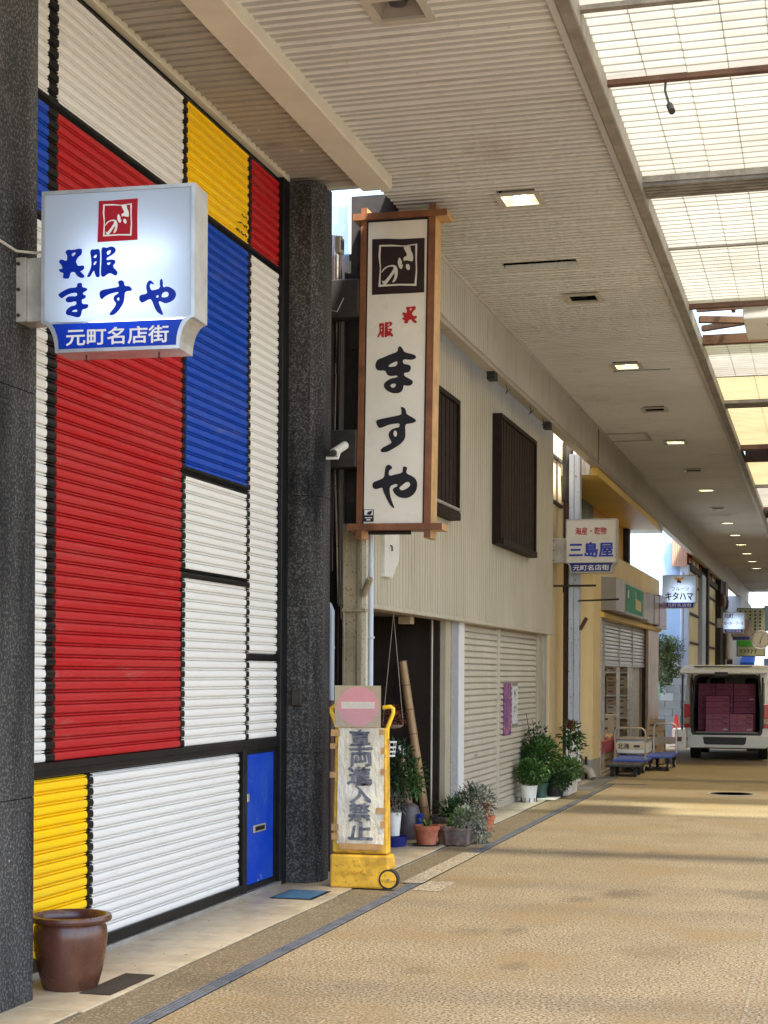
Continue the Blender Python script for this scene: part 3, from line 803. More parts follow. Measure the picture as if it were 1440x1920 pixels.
# ------------------------------------------------------------------ arcade canopy
can = thing('arcade_canopy', 'white slatted arcade ceiling with translucent roof panels over the street', 'canopy', (0, 0, 0))
box('roof_deck', 'dark_void', can, -3.50, X_MID, 1.0, 76, 5.64, 5.72)
box('roof_deck', 'dark_void', can, -4.6, -3.50, 1.0, 12.15, 5.62, 5.70)
def slat_profile(w=0.094):
    return [(0.0, 0.03), (0.0, -0.013), (0.013, -0.013), (0.0145, 0.0), (w, 0.0), (w, 0.03)]
SP = 0.0965
lamp_y = [5.3, 8.93, 12.77, 16.29, 20.02, 23.41, 26.76, 30.53, 33.85, 37.58, 41.3, 44.9, 48.2, 51.8, 55.4, 59.0]
HOLE = 0.155
def near_lamp(y0):
    for ly in lamp_y:
        if y0 < ly + HOLE and y0 + SP > ly - HOLE:
            return True
    return False
def soffit_slat(mb, y0, x0, x1):
    mb.strip([(yy + y0, z + Z_SOF) for yy, z in slat_profile()], 'x', x0, x1)
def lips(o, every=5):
    """the proud edge and the middle ridge of each slat get a lighter colour for the light they catch"""
    o.data.materials.append(MATS['soffit_lip_highlight'])
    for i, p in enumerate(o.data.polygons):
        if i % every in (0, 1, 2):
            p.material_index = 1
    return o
LX = -2.40
sof = part('soffit', can, (0, 0, Z_SOF))
proto = None
y = 3.0
far = MB()
k = 0
while y < 76.0:
    spans = [(-3.43, LX - HOLE), (LX + HOLE, X_MID - 0.04)] if near_lamp(y) else [(-3.43, X_MID - 0.04)]
    if 14.72 < y < 14.90:
        spans = [(-3.43, -2.95), (-2.25, X_MID - 0.04)]
    if 20.35 < y < 20.54:
        spans = [(-3.43, -2.62), (-1.9, X_MID - 0.04)]
    if y < 16.6:
        if len(spans) == 1:
            if proto is None:
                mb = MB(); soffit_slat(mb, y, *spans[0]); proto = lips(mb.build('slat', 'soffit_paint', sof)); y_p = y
            else:
                c = proto.copy(); col.objects.link(c); c.parent = sof
                c.location = (0, y - y_p, rng.uniform(-0.003, 0.003)); c.rotation_euler = (rng.uniform(-0.02, 0.02), rng.uniform(-0.0015, 0.0015), 0)
                c.location.z += 0; c.rotation_euler.x = 0
        else:
            for s in spans:
                mb = MB(); soffit_slat(mb, y, *s)
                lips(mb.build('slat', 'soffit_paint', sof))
    else:
        for s in spans:
            soffit_slat(far, y + rng.uniform(-0.004, 0.004), *s)
    y += SP
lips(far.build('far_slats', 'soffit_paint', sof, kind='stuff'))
# strip of ceiling over the painted shutter
st0 = None
y = 3.0
while y < 12.0:
    mb = MB()
    if st0 is None:
        mb.strip([(yy + y, z + Z_SOF + 0.004) for yy, z in slat_profile(0.094)], 'x', -4.06, -3.49)
        st0 = mb.build('slat', 'soffit_strip', sof); y_s = y
    else:
        c = st0.copy(); col.objects.link(c); c.parent = sof; c.location = (0, y - y_s, rng.uniform(-0.003, 0.003))
    y += SP
box('gutter_beam', 'beam_paint', can, -3.50, -3.26, 2.0, 11.98, 5.40, 5.60, bevel=0.008)
box('wall_moulding', 'beam_paint', can, -4.10, -4.03, 2.0, 11.80, 5.465, 5.52, bevel=0.006)
box('edge_moulding', 'fascia_paint', can, -4.03, -3.50, 11.98, 12.06, 5.45, 5.60, bevel=0.006)
box('wire_moulding', 'fascia_paint', can, -3.445, -3.40, 13.0, 76, 5.465, 5.495, bevel=0.006)
# ribbed fascia board
f = MB()
pts = []
y = 12.9
while y < 76:
    pts += [(X_FAS, y), (X_FAS, y + 0.078), (X_FAS - 0.012, y + 0.080), (X_FAS - 0.012, y + 0.089)]
    y += 0.091
f.strip(pts, 'z', 4.905, 5.50)
f.box(X_FAS - 0.10, X_FAS - 0.014, 12.9, 76, 4.905, 5.60)
f.build('fascia', 'fascia_paint', can)
box('fascia_edge', 'soffit_strip', can, X_FAS - 0.11, X_FAS + 0.02, 12.9, 76, 4.885, 4.925, bevel=0.006)
box('fascia_joint', 'edge_trim', can, X_FAS - 0.005, X_FAS + 0.012, 24.9, 24.97, 4.93, 5.47)
for yy in (16.8, 20.35):
    br = part('clip_bracket', can, (X_FAS, yy, 4.88))
    box('hook', 'steel_black', br, X_FAS - 0.08, X_FAS + 0.01, yy, yy + 0.16, 4.80, 4.884)
mb = MB()
pp = []
for k in range(60):
    yy = 13.0 + k * 0.55
    pp.append((X_FAS + 0.022 + rng.uniform(-0.004, 0.004), yy, 4.945 + rng.uniform(-0.010, 0.010)))
mb.tube(pp, 0.007, 6)
mb.build('cable_run', 'cable_pale', can, smooth=True)
for yy in (17.6, 19.1, 20.0):
    MB().tube([(X_FAS - 0.03, yy, 4.885), (X_FAS - 0.02, yy + 0.05, 4.83), (X_FAS - 0.05, yy + 0.10, 4.80), (X_FAS - 0.01, yy + 0.16, 4.86)], 0.005, 5).build('loose_end', 'cable', can)
ht = part('ceiling_hatch', can, (-3.1, 25.9, Z_SOF))
for a_ in ((-3.40, -2.75, 25.55, 25.59), (-3.40, -2.75, 26.35, 26.39), (-2.79, -2.75, 25.59, 26.35)):
    box('rim', 'lamp_frame', ht, *a_, Z_SOF - 0.03, Z_SOF - 0.014)
# inner edge of the soffit
box('edge_beam', 'edge_trim', can, X_MID - 0.05, X_MID + 0.04, 1.0, 76, 5.455, 5.60, bevel=0.008)
box('edge_strip', 'soffit_paint', can, X_MID - 0.10, X_MID - 0.052, 1.0, 76, 5.465, 5.5, bevel=0.004)

# translucent bays between the cross beams
def bay(y0, y1, m_, z=5.575, n=4, x0=X_MID + 0.03, x1=2.55, pitch=0.13):
    """louvre-like translucent sheets, each lapping the next"""
    w = (x1 - x0) / n
    me = None
    k = max(1, int(round((y1 - y0) / pitch))); pt = (y1 - y0) / k
    for i in range(n):
        if me is None:
            mb = MB()
            for j in range(k):
                yy = y0 + j * pt
                mb.quad((x0, yy - 0.012, z + 0.034), (x0 + w + 0.007, yy - 0.012, z + 0.036), (x0 + w + 0.007, yy + pt + 0.012, z + 0.002), (x0, yy + pt + 0.012, z))
            first = mb.build('translucent_panel', m_, can)
            me = first.data
        else:
            c = link('translucent_panel', me, can); c.location = (i * w, 0, 0.002 * (i % 2))
for a, b_, m_ in ((1.5, 6.2, 'roof_white'), (6.3, 9.36, 'roof_white'), (9.42, 10.58, 'roof_white'), (10.64, 12.70, 'roof_white'), (13.12, 14.89, 'roof_white'),
                  (14.93, 17.2, 'roof_white'), (19.2, 21.50, 'roof_white'), (21.54, 23.36, 'roof_yellow'), (23.82, 27.95, 'roof_yellow'),
                  (29.7, 33.85, 'roof_yellow'), (33.98, 38.45, 'roof_white'), (40.4, 44.9, 'roof_white'), (45.1, 49.8, 'roof_white'),
                  (50.0, 55.0, 'roof_white'), (55.2, 62.4, 'roof_white'), (62.6, 69, 'roof_white'), (69.2, 76, 'roof_white')):
    bay(a, b_, m_, n=15 if a < 20 else (8 if a < 34 else 3), pitch=0.13 if a < 34 else 0.3)
for a, b_, z0, z1, m_ in ((6.2, 6.3, 5.54, 5.68, 'rusty_brown'), (9.36, 9.42, 5.55, 5.64, 'grey_beam'), (10.58, 10.64, 5.545, 5.64, 'rusty_brown'), (12.70, 13.12, 5.53, 5.70, 'grey_beam'),
                          (14.89, 14.93, 5.56, 5.64, 'edge_trim'), (17.2, 17.28, 5.53, 5.66, 'rusty_brown'), (19.1, 19.2, 5.53, 5.64, 'rusty_brown'),
                          (21.50, 21.54, 5.57, 5.64, 'edge_trim'), (23.36, 23.82, 5.53, 5.70, 'grey_beam'), (27.95, 28.2, 5.50, 6.2, 'rusty_brown'),
                          (29.5, 29.7, 5.50, 6.2, 'rusty_brown'), (33.85, 33.98, 5.52, 5.7, 'grey_beam'), (38.45, 38.7, 5.50, 6.2, 'rusty_brown'), (40.2, 40.4, 5.50, 6.2, 'rusty_brown'),
                          (44.9, 45.1, 5.5, 5.7, 'grey_beam'), (49.8, 50.0, 5.5, 5.7, 'rusty_brown'), (55.0, 55.2, 5.5, 5.7, 'grey_beam'), (62.4, 62.6, 5.5, 5.7, 'rusty_brown'), (69.0, 69.2, 5.5, 5.7, 'grey_beam')):
    box('cross_beam', m_, can, X_MID + 0.04, 2.55, a, b_, z0, z1)
box('roof_deck', 'rusty_brown', can, X_MID + 0.04, 2.55, 28.2, 29.5, 5.9, 6.0)
box('roof_deck', 'rusty_brown', can, X_MID + 0.04, 2.55, 38.7, 40.2, 5.9, 6.0)
for i in range(5):
    yy = 12.72 + i * 0.08
    box('beam_ridge', 'grey_beam', can, X_MID + 0.04, 2.55, yy, yy + 0.04, 5.505, 5.53)
# open bay with the roof truss and the upper roof
mb = MB(); pts = []
yy = 16.9
while yy < 19.9:
    pts += [(yy, 6.15), (yy + 0.06, 6.18), (yy + 0.12, 6.15)]; yy += 0.12
mb.strip(pts, 'x', X_MID - 0.3, 2.6)
mb.build('upper_roof_sheet', 'roof_upper', can)
def truss(p, q, w=0.05):
    return MB().tube([p, q], w, 4).build('truss_member', 'rusty_brown', can)
truss((-1.4, 18.05, 5.70), (2.5, 18.05, 5.78), 0.035); truss((-1.4, 18.45, 5.68), (0.2, 18.95, 5.68), 0.05); truss((-1.4, 18.95, 5.68), (0.2, 18.30, 5.72), 0.045)
truss((-1.4, 17.45, 5.72), (0.6, 17.45, 6.02), 0.05); truss((-1.15, 17.3, 6.05), (-1.05, 19.1, 5.90), 0.03); truss((-0.4, 17.3, 6.05), (-0.4, 19.1, 6.05), 0.03)
truss((-1.5, 17.75, 6.05), (2.5, 17.75, 6.10), 0.02); truss((-1.5, 18.75, 6.0), (2.5, 18.75, 6.05), 0.02); truss((-0.85, 18.6, 5.7), (-0.85, 18.6, 6.1), 0.025)
MB().prism([(X_MID, 5.66), (X_MID + 0.9, 5.66), (X_MID, 5.54)], 'y', 17.30, 17.36).build('gusset_plate', 'rusty_brown', can)
# canopy over the far side of the street
box('roof_deck', 'soffit_paint', can, 2.55, 4.5, 1.0, 76, 5.52, 5.64)
box('edge_beam', 'edge_trim', can, 2.50, 2.60, 1.0, 76, 5.40, 5.66)
# the shops across the street, outside the picture
op_ = thing('opposite_shops', 'brown shop row across the street, outside the picture', 'building', (6, 40, 0))
box('wall', 'tan_marble', op_, 4.75, 9.0, 18.0, 80.0, 0.0, 6.5)
for k in range(15):
    box('pier', 'concrete', op_, 4.6, 4.745, 18.0 + k*4.2, 18.4 + k*4.2, 0.0, 5.5)
    box('shopfront', 'dark_bronze', op_, 4.70, 4.745, 18.6 + k*4.2, 22.0 + k*4.2, 0.1, 2.8)

# ------------------------------------------------------------------ ceiling lamps
def lamp(y, lit, label):
    t = thing('ceiling_lamp', label, 'lamp', (LX, y, Z_SOF), group='recessed lamps in the arcade ceiling')
    s, i_ = 0.185, 0.135
    fr = MB()
    for a in ((-s, s, -s, -i_), (-s, s, i_, s), (-s, -i_, -i_, i_), (i_, s, -i_, i_)):
        fr.box(LX + a[0], LX + a[1], y + a[2], y + a[3], Z_SOF - 0.022, Z_SOF - 0.004)
    fr.build('frame', 'lamp_frame', t)
    h = MB()
    a, b_, top = i_ + 0.004, 0.085, Z_SOF + 0.10
    lo = [(LX-a, y-a), (LX+a, y-a), (LX+a, y+a), (LX-a, y+a)]; hi = [(LX-b_, y-b_), (LX+b_, y-b_), (LX+b_, y+b_), (LX-b_, y+b_)]
    for k in range(4):
        j = (k + 1) % 4
        h.quad((*lo[k], Z_SOF - 0.008), (*lo[j], Z_SOF - 0.008), (*hi[j], top), (*hi[k], top))
    h.quad(*[(*q, top) for q in hi])
    h.build('reflector', 'lamp_reflector' if lit else ('sign_dull' if y < 9.5 else 'dark_void'), t)
    MB().lathe([(0.02, 0.09), (0.05, 0.085), (0.062, 0.05), (0.05, 0.01), (0.02, 0.0)], (LX, y, Z_SOF + 0.004), 16).build('bulb', 'bulb_glow' if lit else 'dark_plastic', t, smooth=True)
ords = ['first', 'second', 'third', 'fourth', 'fifth', 'sixth', 'seventh', 'eighth', 'ninth', 'tenth']
nl = nd = 0
for i, ly in enumerate(lamp_y):
    if ly < 6:
        continue
    lit = i % 2 == 0 or ly > 38
    if ly < 9.5:
        lamp(ly, False, 'unlit square recessed lamp at the top of the picture'); continue
    if lit:
        lamp(ly, True, f'lit square recessed ceiling lamp, {ords[nl]} lit one along the arcade'); nl += 1
    else:
        lamp(ly, False, f'dark empty square ceiling lamp, {ords[nd]} dark one past the nearest lit lamp'); nd += 1

# loudspeaker box in the open bay and the loose cable
sp = thing('loudspeaker_box', 'white ceiling box with two round grilles hanging in the open roof bay', 'speaker', (-0.3, 17.8, 5.4))
box('case', 'lamp_white', sp, -0.86, 0.3, 17.35, 18.45, 5.42, 5.62, bevel=0.01)
for yy in (17.66, 18.14):
    MB().lathe([(0.20, 0.0), (0.20, -0.012), (0.175, -0.014), (0.17, 0.0)], (-0.42, yy, 5.42), 28).build('rim', 'chrome', sp)
    MB().lathe([(0.17, 0.012), (0.17, -0.002), (0.0, -0.012)], (-0.42, yy, 5.42), 28).build('grille', 'aluminium_dull', sp)
f_ = MB()
for i in range(22):
    f_.box(-0.86 + i * 0.05, -0.84 + i * 0.05, 17.33, 17.36, 5.56, 5.66)
f_.build('fins', 'aluminium_dull', sp)
cb = thing('loose_cable', 'short black cable with a plug dangling from the translucent roof', 'cable', (-1.03, 10.6, 5.5))
MB().tube([(-1.03, 10.60, 5.53), (-1.025, 10.52, 5.45), (-1.0, 10.42, 5.36), (-0.975, 10.32, 5.28)], 0.008, 6).build('wire', 'cable', cb, smooth=True)
MB().tube([(-0.977, 10.33, 5.285), (-0.955, 10.26, 5.22)], 0.022, 8).build('plug', 'cable', cb)

# ------------------------------------------------------------------ painted-shutter shop
shop = thing('shuttered_shop', 'kimono shop front with tall roller shutter painted in colour blocks', 'shop', (-4.2, 9.0, 0))
box('wall', 'dark_void', shop, -9.0, -4.16, 3.0, 12.3, 0.0, 7.5)
CH = 0.10
def pillar(y0, y1):
    pts = [(-4.6, y0), (-3.86, y0), (-3.79, y0 + 0.13), (-3.79, y1 - 0.12), (-3.88, y1), (-4.6, y1)]
    pl = part('pillar', shop, (-4.2, y0, 0))
    for z0_, z1_ in ((0.0, 1.02), (1.025, 3.02), (3.025, 5.46)):
        MB().prism(pts, 'z', z0_, z1_).build('block', 'pillar_stone', pl)
    MB().prism([(px - 0.006 if px > -4 else px, py + (0.006 if py < (y0 + y1)/2 else -0.006)) for px, py in pts], 'z', 0.01, 5.45).build('core', 'dark_void', pl)
    return pl
pillar(6.45, 7.33); p2 = pillar(11.80, 12.24)
box('meter_box', 'steel_black', shop, -3.985, -3.905, 11.755, 11.797, 1.39, 1.51, bevel=0.006)
PITCH = 0.065
prof = [(0.0, -0.012), (0.02, 0.004), (0.08, 0.0085), (0.25, 0.011), (0.45, 0.011), (0.60, 0.0085), (0.68, 0.004), (0.70, -0.012), (0.755, -0.013), (0.775, 0.001), (0.82, 0.005), (0.89, 0.005), (0.93, 0.001), (0.945, -0.012), (1.0, -0.012)]
def roller(parent, name, m_, x, y0, y1, z0, z1, pitch, prof_, jig=0.0):
    sh = part(name, parent, (x, y0, z0))
    n = int(round((z1 - z0) / pitch)); pt = (z1 - z0) / n
    mb = MB().strip([(x + q, z0 + t * pt) for t, q in prof_], 'y', y0, y1)
    mb.f = [tuple(reversed(q)) for q in mb.f]
    me0 = mb.build('slat', m_, sh, smooth=True)
    for i in range(1, n):
        c = me0.copy(); col.objects.link(c); c.parent = sh
        c.location = (rng.uniform(-jig, jig), 0, i * pt)
    return sh
roller(shop, 'roller_shutter', 'shutter_paint', X_SH, 6.6, 11.70, 1.155, 5.46, PITCH, prof, 0.0012)
roller(shop, 'roller_shutter', 'shutter_paint_low', X_SH, 6.6, 10.88, 0.105, 1.06, PITCH, prof, 0.0012)
box('shutter_rail', 'black_paint', shop, -4.12, -4.055, 6.6, 11.72, 1.07, 1.152, bevel=0.006)
box('rail_lip', 'black_paint', shop, -4.12, -4.045, 6.6, 11.72, 1.098, 1.108)
box('bottom_bar', 'black_paint', shop, -4.11, -4.052, 6.6, 10.88, 0.046, 0.108, bevel=0.004)
box('threshold', 'aluminium', shop, -4.13, -4.03, 6.6, 11.68, 0.010, 0.044, bevel=0.003)
box('side_jamb', 'black_paint', shop, -4.13, -4.035, 11.655, 11.80, 0.0, 5.46, bevel=0.004)
box('door_post', 'black_paint', shop, -4.13, -4.048, 10.885, 10.965, 0.02, 1.09, bevel=0.004)
dv = part('door', shop, (-4.07, 11.3, 0.02))
box('panel', 'door_blue', dv, -4.10, -4.072, 10.967, 11.60, 0.085, 1.045, bevel=0.003)
box('bottom_rail', 'black_paint', dv, -4.105, -4.066, 10.967, 11.652, 0.02, 0.083)
box('top_rail', 'black_paint', dv, -4.105, -4.066, 10.967, 11.652, 1.047, 1.068)
box('side_rail', 'black_paint', dv, -4.105, -4.064, 11.601, 11.652, 0.084, 1.046)
box('handle', 'aluminium', dv, -4.071, -4.055, 10.985, 11.03, 0.70, 0.76, bevel=0.003)
box('mail_slot', 'aluminium_dull', dv, -4.071, -4.060, 11.14, 11.40, 0.46, 0.515, bevel=0.003)
box('slot_flap', 'black_paint', dv, -4.061, -4.0575, 11.17, 11.37, 0.472, 0.503)
# painted signature on the yellow field
for i, w_ in enumerate((0.13, 0.21, 0.25)):
    p_ = []
    n_ = int(w_ / 0.011)
    for k in range(n_):
        p_.append((-4.0655, 10.955 - w_ + k * 0.011, 4.945 - i * 0.066 + rng.uniform(-0.012, 0.012)))
    MB().tube(p_, 0.0028, 4).build('signature', 'ink_black', shop)

# ------------------------------------------------------------------ gap between the shops
gap = thing('canopy_column', 'stained steel canopy column standing between dark pillar and cream building', 'column', (-3.79, 12.95, 0))
for z0_, z1_, m_, m2_ in ((0.0, 2.90, 'steel_dirty', 'steel_light'), (2.901, 5.0, 'steel_black', 'steel_black')):
    box('web', m_, gap, -3.89, -3.78, 12.86, 12.93, z0_, z1_)
    box('flange', m_, gap, -3.775, -3.745, 12.84, 13.05, z0_, z1_)
    box('flange', m_, gap, -3.895, -3.882, 12.82, 13.05, z0_, z1_)
    box('side_face', m2_, gap, -3.742, -3.705, 12.86, 13.05, z0_, z1_)
box('head', 'steel_black', gap, -3.84, -3.46, 12.82, 13.12, 4.35, 5.63)
box('splice_band', 'steel_dirty', gap, -3.90, -3.70, 12.81, 13.06, 2.16, 2.185)
MB().tube([(-3.72, 12.84, 2.30), (-3.64, 12.75, 2.43)], [0.028, 0.028], 10).build('stub_bracket', 'steel_dirty', gap)
MB().tube([(-3.685, 12.95, 0.0), (-3.685, 12.95, 5.0)], 0.020, 8).build('conduit', 'pipe_blue', gap, smooth=True)
box('conduit_clip', 'pipe_blue', gap, -3.71, -3.66, 12.92, 12.975, 1.94, 1.955)
dp = thing('downpipe', 'grey plastic downpipe with a brown foot in the dark gap', 'pipe', (-4.0, 12.75, 0))
MB().tube([(-4.03, 12.6, 2.18), (-4.00, 12.63, 2.215), (-3.965, 12.66, 2.205), (-3.95, 12.67, 2.16), (-3.95, 12.67, 1.42)], 0.030, 12).build('pipe', 'pipe_grey', dp, smooth=True)
MB().tube([(-3.95, 12.67, 1.85), (-3.95, 12.67, 1.87)], 0.034, 12).build('collar', 'pipe_grey', dp)
MB().tube([(-3.95, 12.67, 1.42), (-3.95, 12.67, 0.0)], 0.033, 12).build('foot', 'pipe_brown', dp, smooth=True)
wr = thing('cable_bundle', 'bundle of old cables hanging in the gap behind the tall sign', 'cable', (-3.95, 12.8, 3))
for i in range(6):
    xx = -3.985 + i * 0.014
    MB().tube([(xx, 12.75 + 0.01*i, 5.3), (xx + rng.uniform(-.01,.01), 12.76, 4.2), (xx + rng.uniform(-.015,.015), 12.76, 3.5), (xx + rng.uniform(-.01, .03), 12.78, 2.6 - 0.1*i)], 0.007, 6).build('wire', ('cable', 'pipe_brown', 'cable', 'steel_dirty')[i % 4], wr, smooth=True)
MB().tube([(-3.95, 12.5, 4.95), (-3.97, 12.52, 4.75), (-3.93, 12.5, 4.62), (-3.86, 12.5, 4.60), (-3.82, 12.55, 4.72)], 0.004, 5).build('wire', 'cable_pale', wr, smooth=True)
tag(box('gap_wall', 'dark_boards', None, -9.0, -4.02, 13.08, 13.12, 0.0, 4.9), 'dark side wall at the back of the narrow gap', 'wall')
ps = MB()
for i in range(8):
    for j in range(5):
        def q(a, b_):
            return (-4.30 + a * 0.05 - 0.0 * b_, 12.95 + 0.03 * math.sin(a * 1.3 + b_), 5.60 - b_ * 0.16 - 0.02 * math.sin(a * 2.0))
        ps.quad(q(i, j), q(i + 1, j), q(i + 1, j + 1), q(i, j + 1))
tag(ps.build('plastic_sheet', 'clear_plastic', smooth=True), 'crumpled clear plastic sheet hanging high in the gap', 'sheet')
cc = thing('security_camera', 'small white bullet security camera on the dark pillar beside tall sign', 'camera', (-3.78, 12.0, 3.34))
MB().tube([(-3.685, 12.16, 3.455), (-3.715, 11.96, 3.37)], [0.033, 0.033], 14).build('body', 'cctv_white', cc, smooth=True)
MB().tube([(-3.711, 11.985, 3.38), (-3.718, 11.945, 3.362)], [0.029, 0.027], 14).build('lens', 'dark_plastic', cc)
MB().tube([(-3.79, 12.0, 3.335), (-3.70, 12.02, 3.335), (-3.695, 12.06, 3.40)], 0.012, 8).build('arm', 'post_white', cc)
jb = thing('junction_box', 'small grey junction box high on the dark pillar', 'box', (-3.85, 12.3, 4.9))
box('case', 'aluminium_dull', jb, -3.785, -3.74, 12.18, 12.30, 5.00, 5.13, bevel=0.005)
box('cover', 'dark_plastic', jb, -3.741, -3.735, 12.21, 12.27, 5.03, 5.10)
hb = thing('hooded_light_box', 'white weathered metal box with slanted base on cream wall', 'box', (-3.7, 13.6, 2.5))
MB().prism([(13.30, 3.3), (13.30, 2.48), (13.55, 2.48), (13.78, 2.66), (13.78, 3.3)], 'x', -3.80, -3.66).build('case', 'cctv_white', hb, bevel=0.006)
MB().tube([(-3.655, 13.45, 2.76), (-3.64, 13.45, 2.75), (-3.64, 13.45, 2.71)], 0.008, 6).build('hook', 'steel_black', hb)

# ------------------------------------------------------------------ cream two-storey building
b2 = thing('cream_building', 'two-storey building with cream ribbed cladding and cream roller shutters', 'building', (-4.0, 17.6, 0))
box('core', 'dark_void', b2, -9.0, -3.78, 13.15, 22.5, 2.30, 5.12)
mb = MB(); pts = []
y = 13.0
while y < 22.30:
    pts += [(X_F2, y), (X_F2, y + 0.091), (X_F2 - 0.018, y + 0.0925), (X_F2 - 0.018, y + 0.1035)]
    y += 0.105
mb.strip(pts, 'z', 2.235, 5.14)
mb.quad((X_F2 - 0.01, 13.0, 2.235), (X_F2 - 0.30, 13.0, 2.235), (X_F2 - 0.30, 13.0, 5.14), (X_F2 - 0.01, 13.0, 5.14))
mb.quad((X_F2 - 0.01, 22.32, 2.235), (-6.0, 22.32, 2.235), (-6.0, 22.32, 5.14), (X_F2 - 0.01, 22.32, 5.14))
mb.build('cladding', 'cream_cladding', b2)
box('cladding_base', 'cream_cladding', b2, X_F2 - 0.16, X_F2 + 0.014, 12.99, 22.33, 2.195, 2.238, bevel=0.005)
box('roof_edge', 'steel_black', b2, -9.0, X_F2 + 0.01, 13.0, 22.33, 5.14, 5.20)
box('ceiling', 'sign_dull', b2, -4.9, -3.86, 13.1, 22.3, 2.24, 2.29)
def louvre(y0, y1, z0, z1, n):
    w_ = part('window', b2, (X_F2, y0, z0))
    d = 0.11
    box('frame', 'dark_bronze', w_, X_F2 - 0.01, X_F2 + d, y0, y0 + 0.05, z0, z1)
    box('frame', 'dark_bronze', w_, X_F2 - 0.01, X_F2 + d, y1 - 0.05, y1, z0, z1)
    box('frame', 'dark_bronze', w_, X_F2 - 0.01, X_F2 + d, y0 + 0.05, y1 - 0.05, z1 - 0.05, z1)
    box('frame', 'dark_bronze', w_, X_F2 - 0.01, X_F2 + d + 0.02, y0 + 0.05, y1 - 0.05, z0, z0 + 0.07)
    box('backing', 'dark_void', w_, X_F2 - 0.005, X_F2 + 0.01, y0 + 0.05, y1 - 0.05, z0 + 0.07, z1 - 0.05)
    st = (y1 - y0 - 0.1) / n
    s0 = box('slat', 'dark_bronze', w_, X_F2 + 0.02, X_F2 + 0.085, y0 + 0.05 + 0.015, y0 + 0.05 + st - 0.012, z0 + 0.07, z1 - 0.05)
    repeat(s0, [(0, i * st, 0) for i in range(1, n)])
louvre(18.05, 20.38, 3.14, 4.64, 13)
louvre(13.95, 15.90, 3.20, 4.42, 11)
MB().tube([(X_F2 + 0.12, 14.0, 3.30), (X_F2 + 0.12, 15.85, 3.30)], 0.018, 8).build('rail', 'aluminium_dull', b2)
# doorway recess
rb = part('recess', b2, (-4.5, 14.8, 0))
y = 13.4; k = 0
while y < 16.9:
    box('board', 'dark_boards', rb, -4.62 + (k % 2) * 0.012, -4.58 + (k % 2) * 0.012, y, y + 0.172, 0.0, 2.24)
    y += 0.178; k += 1
box('side', 'dark_boards', rb, -4.6, -3.86, 16.15, 16.2, 0.0, 2.24)
box('side', 'dark_boards', rb, -4.9, -3.78, 13.30, 13.36, 0.0, 2.24)
MB().tube([(-3.92, 16.08, 0.0), (-3.92, 16.08, 2.2)], 0.012, 6).build('wire', 'cable_pale', rb)
box('notice', 'cardboard', rb, -4.02, -3.90, 15.1, 15.25, 2.13, 2.2)
box('door_post', 'post_beige', b2, -3.90, -3.80, 16.20, 16.42, 0.0, 2.2, bevel=0.004)
box('stone_post', 'granite', b2, -3.92, -3.79, 16.42, 16.74, 0.0, 2.2)
box('shutter_post', 'post_white', b2, -3.90, -3.775, 16.745, 16.98, 0.0, 2.2, bevel=0.004)
prof2 = [(0.0, 0.012), (0.06, 0.016), (0.45, 0.013), (0.74, 0.006), (0.78, -0.012), (0.90, -0.014), (0.93, 0.002), (1.0, 0.012)]
sA = roller(b2, 'roller_shutter', 'cream_shutter', -3.84, 16.99, 19.03, 0.05, 2.19, 0.0715, prof2)
sB = roller(b2, 'roller_shutter', 'cream_shutter', -3.84, 19.11, 21.72, 0.05, 2.19, 0.0715, prof2)
box('shutter_guide', 'cream_shutter', b2, -3.87, -3.805, 19.03, 19.11, 0.0, 2.19, bevel=0.004)
box('shutter_foot', 'cream_shutter', b2, -3.86, -3.815, 16.99, 19.03, 0.012, 0.05)
box('shutter_foot', 'cream_shutter', b2, -3.86, -3.815, 19.11, 21.72, 0.012, 0.05)
box('shutter_lock', 'aluminium_dull', b2, -3.832, -3.820, 17.75, 17.92, 0.70, 0.735, bevel=0.003)
box('corner_post', 'post_beige', b2, -3.95, -3.80, 21.74, 22.05, 0.0, 2.2, bevel=0.004)
box('corner_post', 'concrete', b2, -4.3, -3.78, 22.06, 22.32, 0.0, 2.2, bevel=0.004)
box('backing', 'dark_void', b2, -9.0, -3.90, 16.98, 22.05, 0.0, 2.24)
# posters
ptr = tag(MB().box(-3.822, -3.818, 19.42, 19.90, 0.88, 1.53).build('poster', 'poster_purple'), 'purple and pink poster stuck on the cream roller shutter', 'poster')
pt2 = thing('poster', 'narrow white poster with black lettering on the cream roller shutter', 'poster', (-3.82, 20.1, 1))
box('sheet', 'poster_white', pt2, -3.822, -3.818, 19.98, 20.34, 0.98, 1.53)
text('ヤ', 'ink_black', pt2, (-3.8165, 20.14, 1.38), (0, 1, 0), (0, 0, 1), 0.12, bold=0.02)
text('カツ', 'ink_black', pt2, (-3.8165, 20.16, 1.20), (0, 1, 0), (0, 0, 1), 0.09, bold=0.02)
box('band', 'sign_dull', pt2, -3.8175, -3.8155, 19.98, 20.34, 1.49, 1.53)
box('band', 'sign_dull', pt2, -3.8175, -3.8155, 19.98, 20.34, 0.98, 1.01)

# ================================================================== SIGNS
UX, UZ = (1, 0, 0), (0, 0, 1)
def sign_outline(w, h, band, notch):
    """lightbox outline: plain top, scooped lower corners; origin at the centre"""
    x, t, b = w / 2, h / 2, -h / 2
    pts = [(-x, t), (-x, b + band), ]
    for i in range(1, 7):                         # concave scoop
        a = math.pi / 2 * i / 6
        pts.append((-x + notch * math.sin(a) , b + band - (band) * (1 - math.cos(a)) * 1.0 if False else b + band - band * (1 - math.cos(a))))
    pts2 = [(-px, pz) for px, pz in reversed(pts)]
    return pts + pts2

